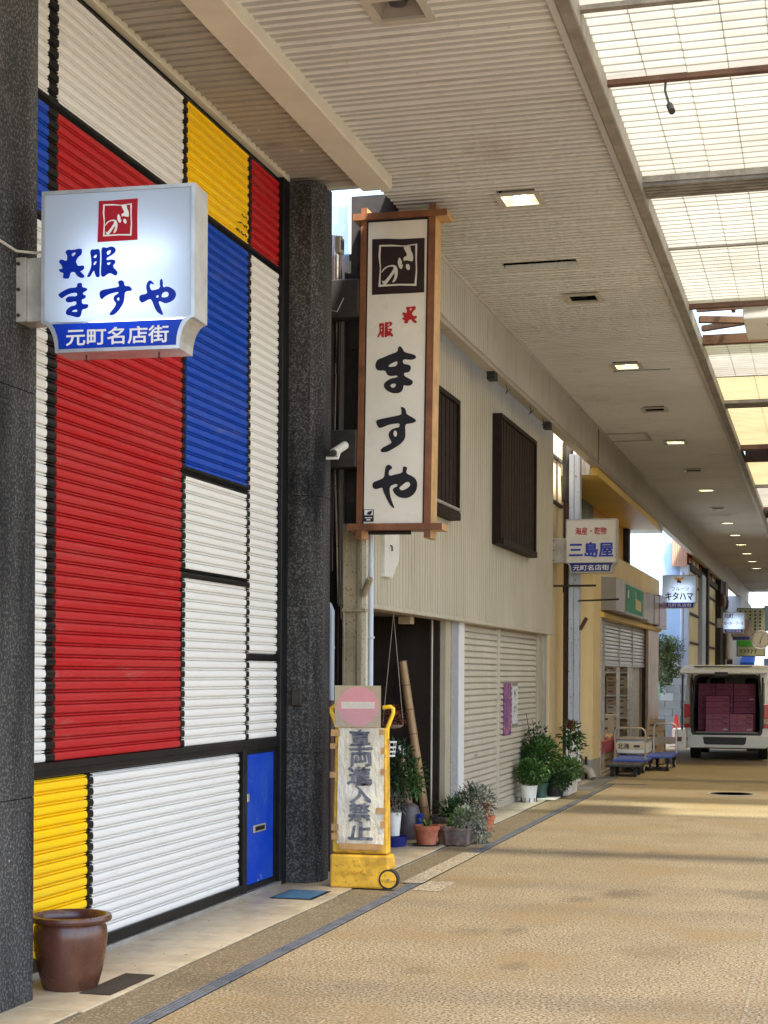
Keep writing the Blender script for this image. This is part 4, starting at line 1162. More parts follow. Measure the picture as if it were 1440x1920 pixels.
def inset(pts, d):
    out = []
    n = len(pts)
    for i in range(n):
        p0, p1, p2 = Vector(pts[i - 1]), Vector(pts[i]), Vector(pts[(i + 1) % n])
        e1, e2 = (p1 - p0), (p2 - p1)
        if e1.length < 1e-6 or e2.length < 1e-6:
            out.append(tuple(p1)); continue
        n1 = Vector((-e1.y, e1.x)).normalized(); n2 = Vector((-e2.y, e2.x)).normalized()
        m_ = (n1 + n2)
        m_ = m_ / max(0.3, m_.length) * min(1.6, 2 / max(0.6, m_.length)) * 0.5 * 2
        out.append(tuple(p1 + m_.normalized() * d * min(1.5, 1 / max(0.5, m_.normalized().dot(n1)))))
    return out

def ring_frame(name, m_, parent, outer, inner, y0, y1):
    """frame between two outlines of equal count, from y0 (front) to y1 (back)"""
    mb = MB(); n = len(outer); b = 0
    for pts, y in ((outer, y0), (inner, y0), (outer, y1), (inner, y0 + 0.02)):
        mb.v += [(p[0], y, p[1]) for p in pts]
    for i in range(n):
        j = (i + 1) % n
        mb.f.append((i, j, n + j, n + i))
        mb.f.append((2*n + i, 2*n + j, j, i))
        mb.f.append((n + i, n + j, 3*n + j, 3*n + i))
    return mb.build(name, m_, parent)

def lightbox(c, w, h, depth, label, lit, group, bracket_x0, bracket_z, frame_m, face_m, band_m, band=0.145, notch=0.09, rz=0.0, name='projecting_sign', tubes=True):
    t = thing(name, label, 'sign', c, group=group)
    x, y, z = c
    o = [(x + px, z + pz) for px, pz in sign_outline(w, h, band, notch)]
    ctr = (x, z)
    fw_ = 0.017
    i_ = []
    lo = [(px, pz) for px, pz in sign_outline(w - 2*fw_, h - 2*fw_, band - 0.004, notch)]
    i_ = [(x + px, z + pz) for px, pz in lo]
    ring_frame('frame', frame_m, t, o, i_, y, y + 0.03)
    # casing walls and back
    mb = MB(); n = len(o)
    mb.v += [(p[0], y + 0.028, p[1]) for p in o] + [(p[0], y + depth, p[1]) for p in o]
    for k in range(n):
        j = (k + 1) % n
        mb.f.append((k, n + k, n + j, j))
    mb.f.append(tuple(range(n, 2 * n)))
    mb.build('casing', frame_m if frame_m != 'chrome' else 'aluminium_dull', t)
    zb = z - h / 2 + band + 0.002                       # top of the coloured band
    ix = w / 2 - fw_
    MB().quad((x - ix, y + 0.008, zb), (x + ix, y + 0.008, zb), (x + ix, y + 0.008, z + h/2 - fw_), (x - ix, y + 0.008, z + h/2 - fw_)).build('face', face_m, t)
    low = [p for p in i_ if p[1] < zb + 0.001]
    mb = MB(); mb.quad(*[(p[0], y + 0.0085, p[1]) for p in low]); mb.build('band', band_m, t)
    if lit and tubes:
        for k, (tz, dx) in enumerate(((0.06, 0.05), (-0.19, 0.0))):
            MB().tube([(x - w*0.30 + dx, y + depth*0.62, z + tz*h/0.8), (x + w*0.34 + dx*0.3, y + depth*0.62, z + (tz + 0.02)*h/0.8)], 0.014, 8).build('tube', 'tube_glow', t)
    if bracket_x0 is not None:
        box('bracket', 'aluminium_dull', t, bracket_x0, x - w/2 + 0.003, y + 0.05, y + 0.19, bracket_z[0], bracket_z[1], bevel=0.004)
        box('bracket_plate', 'aluminium_dull', t, bracket_x0 - 0.012, bracket_x0 + 0.055, y + 0.035, y + 0.049, bracket_z[0], bracket_z[1])
        for kz in (0.1, 0.5, 0.9):
            zz = bracket_z[0] + (bracket_z[1] - bracket_z[0]) * kz
            MB().tube([(bracket_x0 + 0.015, y + 0.036, zz), (bracket_x0 + 0.015, y + 0.026, zz)], 0.009, 8).build('bolt', 'steel_black', t)
    t.rotation_euler.z = rz
    return t

GRP = 'shop lightboxes projecting over the street'
c1 = (-3.352, 7.2, 3.62)
s1 = lightbox(c1, 0.795, 0.80, 0.20, 'lit white lightbox on the near dark pillar with blue brush lettering', True, GRP, -3.90, (3.39, 3.71), 'aluminium', 'acrylic_white', 'acrylic_blue', band=0.15, notch=0.075)
def glyphs(keys, m_, parent, c, y, smooth=True, name='lettering'):
    for k in keys:
        shape(name, GLYPH[k], m_, parent, (c[0], y, c[2]), UX, UZ, smooth=smooth)
s1.rotation_euler.z = 0
YF = 7.2 + 0.0035
glyphs(('go1', 'fu1', 'ma1', 'su1', 'ya1'), 'acrylic_blue', s1, c1, YF)
glyphs(('seal1',), 'acrylic_red', s1, c1, YF, False, 'seal')
def sealmarks(parent, cx, cz, y, sx, sz, m_, dx, dz):
    for k in ('ring', 'ki', 'mo', 'mo2', 'no'):
        P_ = [[((p[0] - 0.008) * sx + dx, (p[1] - 0.868) * sz + dz) for p in poly] for poly in GLYPH[k]]
        shape('seal_mark', P_, m_, parent, (cx, y, cz), UX, UZ, smooth=(k != 'ring'))
sealmarks(s1, c1[0], c1[2], YF - 0.002, 0.46, 0.46, 'ink_white', 0.001, 0.238)
text('元町名店街', 'ink_white', s1, (c1[0], 7.2 + 0.005, c1[2] - 0.325), UX, UZ, 0.082, 0.53, bold=0.022)
for hx in (-0.19, 0.19):
    MB().tube([(c1[0] + hx, 7.28, 3.222), (c1[0] + hx, 7.28, 3.195), (c1[0] + hx + 0.012, 7.28, 3.188)], 0.004, 5).build('hook', 'steel_black', s1)
MB().tube([(-3.89, 6.85, 3.74), (-3.88, 7.0, 3.735), (-3.86, 7.15, 3.72), (-3.80, 7.24, 3.73), (-3.745, 7.26, 3.74)], 0.007, 6).build('wire', 'cable_pale', s1, smooth=True)
s1.rotation_euler.z = 0.06
s1.location = (-3.352*0.972, 7.2*0.972, 1.65 + (3.62 - 1.65)*0.972)
s1.scale = (0.972, 0.972, 0.972)

# tall vertical board in a wooden lattice frame
s2 = thing('vertical_sign', 'tall cream vertical shop board with black brush lettering in wooden frame', 'sign', (-3.39, 12.66, 4.1))
box('panel', 'sign_panel', s2, -3.650, -3.130, 12.60, 12.72, 2.87, 5.345)
for x0, x1 in ((-3.700, -3.652), (-3.128, -3.072)):
    box('frame_post', 'wood_red', s2, x0, x1, 12.585, 12.589, 2.75, 5.455)
    box('frame_post', 'wood_tan', s2, x0 + 0.0005, x1 - 0.0005, 12.589, 12.80, 2.75, 5.455)
box('inner_edge', 'ink_black', s2, -3.652, -3.640, 12.594, 12.60, 2.87, 5.345)
box('inner_edge', 'ink_black', s2, -3.142, -3.128, 12.594, 12.60, 2.87, 5.345)
box('inner_edge', 'ink_black', s2, -3.640, -3.142, 12.594, 12.60, 5.335, 5.35)
for z0, z1 in ((5.352, 5.405), (2.815, 2.868)):
    box('frame_rail', 'wood_red', s2, -3.765, -2.975, 12.570, 12.584, z0, z1)
    box('frame_rail', 'wood_red', s2, -3.650, -3.130, 12.60, 12.80, z0, z1)
    box('frame_rail', 'wood_tan', s2, -3.071, -2.975, 12.585, 12.80, z0, z1)
    box('frame_rail', 'wood_tan', s2, -3.765, -3.701, 12.585, 12.80, z0, z1)
glyphs(('ma2', 'su2', 'ya2'), 'ink_black', s2, (-3.39, 0, 4.1), 12.597)
glyphs(('seal',), 'ink_plum', s2, (-3.39, 0, 4.1), 12.598, False, 'seal')
sealmarks(s2, -3.39, 4.1, 12.595, 1, 1, 'ink_cream', 0.008, 0.868)
def moved(k, sx, dx, dz):
    ps_ = GLYPH[k]
    xs = [p[0] for q in ps_ for p in q]; zs = [p[1] for q in ps_ for p in q]
    cx, cz = (min(xs) + max(xs)) / 2, (min(zs) + max(zs)) / 2
    return [[((p[0] - cx) * sx + dx, (p[1] - cz) * sx + dz) for p in q] for q in ps_]
shape('lettering', moved('go1', 0.95, 0.110, 0.465), 'ink_red', s2, (-3.39, 12.597, 4.1), UX, UZ, smooth=True)
shape('lettering', moved('fu1', 0.85, -0.092, 0.352), 'ink_red', s2, (-3.39, 12.597, 4.1), UX, UZ, smooth=True)
box('sticker', 'ink_black', s2, -3.640, -3.555, 12.595, 12.599, 2.885, 2.985)
shape('sticker_mark', [[(-0.036, 0.0), (0.036, 0.0), (0.036, 0.042), (-0.036, 0.042)], [(-0.02, 0.008), (0.0, 0.03), (0.032, 0.038), (0.022, 0.006), (0.008, 0.002)]], 'ink_white', s2, (-3.5975, 12.5935, 2.938), UX, UZ)
shape('sticker_mark', [[(-0.032, -0.012), (0.03, -0.012), (0.03, -0.004), (-0.032, -0.004)], [(-0.018, -0.03), (0.016, -0.03), (0.016, -0.02), (-0.018, -0.02)]], 'ink_white', s2, (-3.5975, 12.5935, 2.925), UX, UZ)
for z0, z1 in ((4.56, 4.87), (3.33, 3.635)):
    box('bracket', 'steel_black', s2, -3.985, -3.703, 12.55, 12.72, z0, z1, bevel=0.006)
MB().tube([(-3.62, 12.68, 2.80), (-3.26, 12.68, 2.80)], 0.016, 8).build('lower_rod', 'steel_black', s2)
s2.rotation_euler = (0, 0.011, 0)

# further lightboxes
c3 = (-3.40, 24.0, 3.578)
s3 = lightbox(c3, 0.77, 0.81, 0.22, 'unlit cream lightbox with red and navy lettering beside the yellow shop', False, GRP, -3.99, (3.33, 3.70), 'aluminium_dull', 'sign_panel_grey', 'ink_navy', band=0.15, notch=0.075)
text('海産・乾物', 'ink_red', s3, (-3.405, 24.003, 3.80), UX, UZ, 0.11, 0.47, bold=0.012)
text('三島屋', 'ink_blue', s3, (-3.40, 24.003, 3.52), UX, UZ, 0.215, 0.66, bold=0.028)
text('元町名店街', 'ink_white', s3, (-3.40, 24.003, 3.25), UX, UZ, 0.082, 0.54, bold=0.01)
c4 = (-3.13, 36.0, 3.49)
s4 = lightbox(c4, 0.75, 0.74, 0.20, 'lit white fruit shop lightbox with black lettering past yellow shop', True, GRP, None, None, 'aluminium_dull', 'acrylic_white', 'acrylic_navy', band=0.13, notch=0.06)
text('フルーツ', 'ink_black', s4, (-3.11, 36.003, 3.55), UX, UZ, 0.075, 0.38, bold=0.02)
text('キタハマ', 'ink_black', s4, (-3.13, 36.003, 3.39), UX, UZ, 0.17, 0.60, bold=0.035)
text('元町名店街', 'ink_white', s4, (-3.13, 36.003, 3.19), UX, UZ, 0.075, 0.52, bold=0.015)
for px, pz, r_, m_ in ((-0.08, 0.30, 0.035, 'cart_bright'), (-0.02, 0.27, 0.035, 'cone_red'), (0.03, 0.28, 0.035, 'cart_bright'), (0.0, 0.23, 0.03, 'ink_plum'), (-0.03, 0.22, 0.025, 'ink_plum'), (0.02, 0.21, 0.022, 'ink_plum'), (0.07, 0.30, 0.03, 'cart_yellow')):
    shape('fruit_print', [[(px + r_*math.cos(a*math.pi/5), pz + r_*math.sin(a*math.pi/5)) for a in range(10)]], m_, s4, (-3.13, 36.003 - 0.0002*abs(px*10), 3.49), UX, UZ)
c5 = (-2.70, 50.0, 3.245)
s5 = lightbox(c5, 0.66, 0.64, 0.2, 'small lit white car park lightbox far along the arcade', True, GRP, -3.20, (3.10, 3.38), 'aluminium_dull', 'acrylic_white', 'acrylic_navy', band=0.12, notch=0.05)
text('元町', 'ink_black', s5, (-2.85, 50.003, 3.44), UX, UZ, 0.12, bold=0.02)
text('モータープール', 'ink_black', s5, (-2.70, 50.003, 3.23), UX, UZ, 0.10, 0.58, bold=0.02)
text('元町名店街', 'ink_white', s5, (-2.70, 50.003, 2.985), UX, UZ, 0.07, 0.45, bold=0.02)
c6 = (-2.62, 53.0, 3.10)
s6 = lightbox(c6, 0.66, 0.66, 0.2, 'dark unlit lightbox half hidden behind the car park lightbox', False, GRP, -3.2, (3.0, 3.2), 'sign_dull', 'sign_dull', 'ink_navy', band=0.12, notch=0.05)

# timetable board and clock at the far end
bd = thing('tall_board', 'tall olive shop board with green field and black lettering at far end', 'sign', (-2.6, 58.0, 3.2))
box('edge', 'board_edge', bd, -3.03, -2.03, 58.0, 58.12, 2.30, 4.02)
box('field', 'board_olive', bd, -3.00, -2.06, 57.985, 57.998, 3.12, 3.98)
box('green_field', 'board_green', bd, -3.00, -2.06, 57.985, 57.998, 2.66, 3.11)
box('lower_field', 'board_olive', bd, -3.00, -2.06, 57.985, 57.998, 2.33, 2.65)
for r_ in range(6):
    for k in range(5):
        if r_ > 0 and k in (0, 1) and r_ != 5:
            continue
        box('character', 'ink_black', bd, -2.93 + k*0.17, -2.87 + k*0.17, 57.978, 57.984, 3.86 - r_*0.125, 3.92 - r_*0.125)
for k in range(5):
    xx = -2.93 + k * 0.125
    shape('character', [[(0.02, -0.07), (0.05, -0.07), (0.10, 0.06), (0.0, 0.07), (0.0, 0.045), (0.06, 0.04)], ], 'ink_black', bd, (xx, 57.982, 2.48), UX, UZ)
ck = thing('round_clock', 'round white-faced wall clock beside the tall olive board', 'clock', (-2.13, 56.5, 2.9))
MB().tube([(-2.13, 56.55, 2.87), (-2.13, 56.42, 2.87)], [0.33, 0.33], 28).build('case', 'chrome', ck, smooth=True)
MB().tube([(-2.13, 56.418, 2.87), (-2.13, 56.412, 2.87)], 0.29, 28).build('dial', 'clock_face', ck)
for k in range(12):
    a = k * math.pi / 6
    MB().tube([(-2.13 + 0.24*math.sin(a), 56.405, 2.87 + 0.24*math.cos(a)), (-2.13 + 0.27*math.sin(a), 56.405, 2.87 + 0.27*math.cos(a))], 0.012, 4).build('mark', 'ink_black', ck)
MB().tube([(-2.13, 56.40, 2.87), (-2.05, 56.40, 3.06)], 0.012, 4).build('hand', 'ink_black', ck)
MB().tube([(-2.13, 56.40, 2.87), (-2.16, 56.40, 2.72)], 0.014, 4).build('hand', 'ink_black', ck)

# ================================================================== YELLOW SHOP
b3 = thing('yellow_shop', 'yellow fronted seafood shop with a half lowered shutter and sign boxes', 'shop', (-4.0, 30.0, 0))
box('core', 'dark_void', b3, -10.0, -4.22, 25.4, 34.9, 2.62, 6.5)
box('pier', 'yellow_wall', b3, -4.35, X_F3, 25.2, 26.02, 0.30, 3.68)
box('pier_base', 'concrete', b3, -4.35, X_F3 + 0.01, 25.19, 26.02, 0.0, 0.30)
box('sticker_strip', 'sticker_white', b3, -3.70, X_F3 + 0.006, 26.022, 26.20, 0.0, 2.58)
box('lintel', 'yellow_wall', b3, -4.20, X_F3, 26.022, 35.6, 2.585, 3.70)
box('lintel_lip', 'yellow_soffit', b3, -3.75, X_F3 + 0.05, 26.03, 35.6, 2.58, 2.66)
box('jamb', 'tan_marble', b3, -4.2, X_F3, 33.4, 35.5, 0.0, 2.575)
box('eave_soffit', 'yellow_soffit', b3, -4.18, -3.45, 25.0, 34.5, 4.76, 4.88)
box('eave_end', 'fascia_paint', b3, -4.0, -3.56, 24.93, 24.99, 4.76, 5.25)
box('eave_end', 'beam_paint', b3, -4.18, -3.47, 34.51, 35.6, 4.76, 4.86)
box('upper_wall', 'ochre_wall', b3, -4.22, -4.16, 29.6, 34.2, 3.72, 4.755)
box('mural', 'mural_dark', b3, -4.22, -4.155, 25.3, 29.6, 3.72, 4.755)
box('upper_post', 'steel_black', b3, -4.22, -4.05, 34.2, 34.55, 3.72, 4.755)
box('ledge', 'sign_dull', b3, -4.22, X_F3 - 0.01, 25.2, 35.6, 3.70, 3.715)
# row of sign boxes over the shop front
def bulge(y0, y1, z0, z1, d, m_, nm='sign_box', n=8):
    mb = MB(); pts = []
    for i in range(n + 1):
        t = i / n
        pts.append((X_F3 + d * min(1, math.sin(t * math.pi) * 3.0 if t < 0.18 or t > 0.82 else 1), y0 + (y1 - y0) * t))
    mb.prism([(X_F3 + 0.005, y0)] + pts + [(X_F3 + 0.005, y1)], 'z', z0, z1)
    return mb.build(nm, m_, b3)
bulge(26.1, 27.7, 2.70, 3.24, 0.22, 'stainless')
box('sign_box', 'stainless', b3, X_F3 + 0.005, X_F3 + 0.20, 27.72, 30.5, 2.70, 3.24)
box('sign_face', 'shop_green', b3, X_F3 + 0.201, X_F3 + 0.206, 27.8, 30.4, 2.74, 3.21)
for k in range(6):
    box('stroke', 'cart_bright', b3, X_F3 + 0.2065, X_F3 + 0.209, 29.25 + k*0.15, 29.34 + k*0.15, 2.83 - 0.004*k, 3.02 - 0.004*k)
box('stroke', 'ink_cream', b3, X_F3 + 0.2065, X_F3 + 0.209, 28.05, 28.2, 2.98, 3.12)
box('stroke', 'ink_cream', b3, X_F3 + 0.2065, X_F3 + 0.209, 29.22, 29.28, 3.0, 3.14)
box('sign_box', 'stainless', b3, X_F3 + 0.005, X_F3 + 0.14, 30.52, 31.0, 2.70, 3.24)
box('sign_face', 'shop_photo', b3, X_F3 + 0.005, X_F3 + 0.15, 31.02, 31.95, 2.72, 3.24)
bulge(31.97, 33.3, 2.68, 3.28, 0.13, 'stainless')
box('sign_face', 'shop_photo', b3, X_F3 + 0.005, X_F3 + 0.13, 33.32, 34.2, 2.70, 3.30)
for k in range(3):
    box('sign_face', 'shop_maroon', b3, X_F3 + 0.005, X_F3 + 0.14, 34.25 + k*0.53, 34.75 + k*0.53, 2.68, 3.34)
box('sign_rail', 'aluminium', b3, X_F3 + 0.005, X_F3 + 0.15, 34.22, 35.85, 2.64, 2.675)
# half lowered shutter, mullions, glass
for y0, y1 in ((26.24, 27.0), (27.06, 29.08), (29.14, 31.10), (31.16, 33.36)):
    roller(b3, 'roller_shutter', 'steel_shutter', -3.62, y0, y1, 1.83, 2.575, 0.0676, prof2)
    box('bottom_bar', 'steel_shutter', b3, -3.64, -3.60, y0, y1, 1.79, 1.828)
for yy in (27.03, 29.11, 31.13, 33.38):
    box('mullion', 'aluminium_dull' if yy < 33 else 'steel_black', b3, -3.65, -3.585, yy - 0.03, yy + 0.03, 0.0, 2.58)
box('shop_floor', 'concrete', b3, -6.6, -3.55, 26.0, 33.4, 0.0, 0.03)
box('back_wall', 'carton', b3, -6.65, -6.6, 25.9, 33.5, 0.0, 2.6)
box('side_wall', 'cream_wall', b3, -6.6, -4.2, 33.42, 33.5, 0.0, 2.58)
box('ceiling', 'sign_dull', b3, -6.6, -3.66, 25.9, 33.4, 2.59, 2.615)
box('door_panel', 'sticker_white', b3, -3.70, -3.66, 31.2, 32.9, 0.05, 1.79)
MB().tube([(-4.1, 27.0, 2.53), (-4.1, 31.0, 2.53)], 0.018, 8).build('added_fill_tube', 'shop_fill_glow', b3)  # tube added to brighten the cartons inside

# cartons inside and before the shop, each one a thing
def carton(x0, x1, y0, y1, z0, z1, m_, label, group, marks=1):
    t = thing('carton', label, 'box', ((x0 + x1)/2, (y0 + y1)/2, z0), group=group)
    box('body', m_, t, x0, x1, y0, y1, z0, z1, bevel=0.004)
    box('print', 'carton_print', t, x0 + (x1-x0)*0.15, x1 - (x1-x0)*0.4, y0 - 0.002, y0, z0 + (z1-z0)*0.4, z0 + (z1-z0)*0.65)
    box('print', 'carton_print', t, x1, x1 + 0.002, y0 + (y1-y0)*0.2, y0 + (y1-y0)*0.7, z0 + (z1-z0)*0.45, z0 + (z1-z0)*0.62)
    return t
GC = 'cartons stacked inside the yellow shop'
sh = thing('stock_shelf', 'steel shelf rack of cartons inside the yellow shop', 'shelf', (-4.1, 32.2, 0))
for zz in (0.34, 0.80, 1.24, 1.70):
    box('board', 'post_white', sh, -4.75, -3.74, 31.9, 32.5, zz - 0.03, zz)
for xx in (-4.75, -4.25, -3.76):
    box('upright', 'aluminium_dull', sh, xx, xx + 0.03, 31.87, 31.9, 0.03, 2.3)
lv = {0.34: 'lowest', 0.80: 'lower', 1.24: 'middle', 1.70: 'upper'}
for zz, nm in lv.items():
    for k, (x0, x1) in enumerate(((-4.70, -4.46), (-4.44, -4.27), (-4.21, -3.98), (-3.97, -3.79))):
        h0 = 0.125
        for j in range(3 if zz < 1.6 else 2):
            carton(x0 + rng.uniform(0, 0.02), x1, 31.92 + rng.uniform(-0.03, 0.03), 32.4, zz + 0.002 + j*h0, zz - 0.002 + (j+1)*h0, 'carton_pale' if rng.random() < 0.6 else 'carton',
                   f'flat carton on the {nm} shop shelf, {["first", "second", "third", "fourth"][k]} stack from the back, {["bottom", "second", "third"][j]} layer', GC)
for k in range(5):
    carton(-4.02, -3.76, 29.6, 30.3, 0.05 + k*0.17, 0.215 + k*0.17, 'carton_pale', f'pale carton in the floor stack behind the shop glass, {["bottom","second","third","fourth","top"][k]} one', GC)
pr = thing('produce_crate', 'red rimmed crate of pale vegetables at the shop door', 'crate', (-3.75, 27.4, 0.3))
MB().prism([(-3.95, 0.30), (-3.60, 0.30), (-3.56, 0.52), (-3.99, 0.52)], 'y', 26.7, 28.6).build('tray', 'produce_red', pr)
mb = MB()
for k in range(60):
    cx, cyy = rng.uniform(-3.92, -3.63), rng.uniform(26.75, 28.55)
    mb.lathe([(0.01, 0.0), (0.045, 0.02), (0.05, 0.05), (0.02, 0.085)], (cx, cyy, 0.47 + rng.uniform(0, 0.06)), 7)
mb.build('vegetables', 'produce', pr, smooth=True, kind='stuff')
carton(-3.95, -3.62, 26.8, 28.5, 0.03, 0.29, 'carton', 'low brown carton under the red rimmed produce crate', GC)
fb = thing('foam_box', 'white foam box with dark lid standing on the ground at the shop door', 'box', (-3.2, 28.2, 0))
box('body', 'white_plastic', fb, -3.50, -2.98, 28.0, 28.9, 0.27, 0.50, bevel=0.01)
box('lid', 'sign_dull', fb, -3.52, -2.96, 27.98, 28.92, 0.502, 0.53, bevel=0.006)
for k in range(4):
    carton(-3.17, -2.84, 29.5, 30.1, 0.02 + k*0.2, 0.215 + k*0.2, 'carton', f'brown carton in the leaning stack outside the shop, {["bottom","second","third","top"][k]} one', 'cartons stacked outside the yellow shop').rotation_euler.z = rng.uniform(-0.12, 0.12)
carton(-2.66, -2.46, 29.9, 30.3, 0.28, 0.62, 'white_plastic', 'small white and green carton on the blue hand truck', 'cartons stacked outside the yellow shop')

# wall piece and column between cream building and yellow shop
wp = thing('cream_panel_wall', 'cream panelled wall with black bars behind the blue column', 'wall', (-4.3, 24, 0))
box('panel', 'cream_wall', wp, -4.10, -4.02, 22.34, 25.18, 0.0, 5.6)
for zz in (4.95, 4.25, 3.5):
    box('bar', 'steel_black', wp, -4.018, -3.99, 22.36, 25.0, zz, zz + 0.05)
for yy in (23.1, 23.9, 24.6):
    box('bar', 'cream_wall', wp, -4.019, -4.008, yy, yy + 0.02, 0.0, 5.6)
bc = thing('blue_column', 'pale blue steel canopy column with rust beside the yellow shop', 'column', (-3.69, 24.35, 0))
box('shaft', 'blue_column', bc, -3.775, -3.70, 24.25, 24.42, 0.9, 5.0, bevel=0.006)
box('shaft', 'blue_column', bc, -3.695, -3.61, 24.25, 24.42, 0.9, 5.0, bevel=0.006)
box('foot', 'post_white', bc, -3.80, -3.60, 24.22, 24.45, 0.0, 0.90, bevel=0.006)
box('band', 'rusty_brown', bc, -3.80, -3.598, 24.215, 24.45, 0.885, 0.905)
MB().tube([(-3.60, 24.30, 2.33), (-3.50, 24.25, 2.50)], 0.03, 8).build('stub_bracket', 'rusty_brown', bc)
MB().tube([(-4.0, 24.2, 2.99), (-3.35, 24.2, 2.99)], 0.016, 6).build('rod', 'steel_black', bc)
MB().tube([(-3.62, 24.2, 2.76), (-3.0, 24.2, 2.78)], 0.014, 6).build('rod', 'steel_black', bc)
text('2', 'ink_black', bc, (-3.74, 24.218, 0.30), UX, UZ, 0.09)
bp = thing('brown_pipe', 'dark brown drain pipe running up beside the blue column', 'pipe', (-3.82, 24.5, 0))
MB().tube([(-3.83, 24.45, 0.0), (-3.83, 24.45, 5.1)], 0.055, 12).build('pipe', 'pipe_brown', bp, smooth=True)
MB().tube([(-3.83, 24.45, 2.9), (-3.83, 24.45, 3.0)], 0.066, 12).build('collar', 'steel_black', bp)
MB().tube([(-3.83, 24.45, 4.3), (-3.83, 24.45, 5.2)], 0.085, 10).build('hopper', 'steel_black', bp)
ep = thing('elbow_pipe', 'stubby grey pipe elbow coming out of the yellow shop base', 'pipe', (-3.5, 25.0, 0))
MB().tube([(-3.75, 25.1, 0.14), (-3.62, 25.05, 0.16), (-3.53, 24.98, 0.12), (-3.49, 24.94, 0.02)], 0.065, 10).build('pipe', 'concrete', ep, smooth=True)
MB().tube([(-3.62, 25.15, 0.0), (-3.62, 25.15, 0.35)], 0.02, 6).build('stub', 'steel_black', ep)
dgp = tag(box('drain_plate', 'grate_steel', None, -3.45, -3.18, 22.6, 25.6, 0.002, 0.012), 'dark steel plate over the gutter beside the blue column', 'drain')

# ================================================================== STREET THINGS
# yellow wheeled sign stand
ts = thing('sign_stand', 'yellow plastic wheeled sign stand with taped handwritten no-vehicles notice', 'sign', (-3.41, 11.75, 0.012))
zt = 0.012
tank = [(-3.635, zt), (-3.21, zt), (-3.205, 0.10), (-3.165, 0.16), (-3.175, 0.265), (-3.635, 0.265)]
MB().prism(tank, 'y', 11.66, 11.86).build('tank', 'cart_yellow', ts, bevel=0.016, segs=2)
MB().tube([(-3.42, 11.662, 0.212), (-3.42, 11.655, 0.212)], [0.028, 0.026], 16).build('filler_cap', 'cart_yellow', ts)
mb = MB()
p_ = [(-3.51, 11.655, 0.145), (-3.535, 11.655, 0.13), (-3.525, 11.655, 0.118), (-3.49, 11.655, 0.12)]
mb.tube(p_, 0.003, 5)
for k in range(6):
    x_ = -3.485 + k*0.024
    mb.tube([(x_, 11.655, 0.125), (x_ + 0.004, 11.655, 0.148), (x_ + 0.016, 11.655, 0.128)], 0.003, 5)
mb.build('embossed_mark', 'cart_yellow', ts)
MB().tube([(-3.17, 11.655, 0.089), (-3.17, 11.71, 0.089)], [0.076, 0.076], 24).build('wheel', 'rubber', ts)
MB().tube([(-3.17, 11.648, 0.089), (-3.17, 11.656, 0.089)], [0.062, 0.062], 24).build('hub', 'cart_yellow', ts)
MB().tube([(-3.17, 11.640, 0.089), (-3.17, 11.649, 0.089)], [0.010, 0.010], 10).build('axle', 'chrome', ts)
box('hub_bar', 'cart_yellow', ts, -3.225, -3.115, 11.643, 11.650, 0.082, 0.096)
MB().prism([(-3.632, 0.272), (-3.19, 0.272), (-3.205, 1.23), (-3.612, 1.23)], 'y', 11.70, 11.80).build('panel_body', 'cart_yellow', ts, bevel=0.012)
for sx in (-1, 1):
    cx = -3.41
    def hx(d): return cx + sx * d
    MB().tube([(hx(0.165), 11.75, 1.385), (hx(0.225), 11.75, 1.392), (hx(0.246), 11.75, 1.375), (hx(0.246), 11.75, 1.345), (hx(0.202), 11.75, 1.235), (hx(0.198), 11.75, 1.15)], 0.0165, 10).build('handle', 'cart_bright', ts, smooth=True)
# paper with lettering
nx, nz = 14, 30
mb = MB()
def paper(u, v):
    return (-3.588 + 0.372*u + 0.01*v - 0.012*u*v, 11.688 - 0.006*abs(math.sin(u*5 + v*7)) - 0.004*math.sin(v*17 + u*3), 0.345 + 0.885*v)
idx = []
for j in range(nz + 1):
    for i in range(nx + 1):
        mb.v.append(paper(i/nx, j/nz))
for j in range(nz):
    for i in range(nx):
        a = j*(nx+1) + i
        mb.f.append((a, a+1, a+nx+2, a+nx+1))
mb.build('paper_notice', 'paper_wrapped', ts, smooth=True)
for k, ch in enumerate('車両進入禁止'):
    lt_ = text(ch, 'brush_ink', ts, (-3.405 + (k % 2)*0.008, 11.6735, 1.145 - k*0.139), UX, UZ, 0.135, 0.15 + 0.03*(k % 3)*0.5, bold=0.040)
    pass
for lt_ in [o for o in ts.children if o.name.startswith('lettering')]:
    for v in lt_.data.vertices:
        v.co.x += 0.006*math.sin(v.co.z*47 + v.co.x*20) + 0.004*math.sin(v.co.z*110); v.co.z += 0.010*v.co.x*3 + 0.005*math.sin(v.co.x*60 + v.co.z*31)
for x_, z_, w_, h_ in ((-3.60, 1.19, 0.07, 0.05), (-3.235, 1.20, 0.035, 0.04), (-3.615, 1.09, 0.05, 0.04), (-3.225, 1.06, 0.025, 0.05), (-3.225, 0.90, 0.03, 0.05), (-3.615, 0.87, 0.055, 0.045), (-3.235, 0.605, 0.075, 0.045),
                       (-3.60, 0.47, 0.055, 0.05), (-3.22, 0.50, 0.04, 0.05), (-3.60, 0.40, 0.05, 0.05)):
    MB().box(x_ - w_/2 + 0.0, x_ + w_/2, 11.6705, 11.673, z_ - h_/2, z_ + h_/2).build('tape', 'tape', ts)
box('tape', 'tape', ts, -3.565, -3.23, 11.6705, 11.673, 0.305, 0.352)
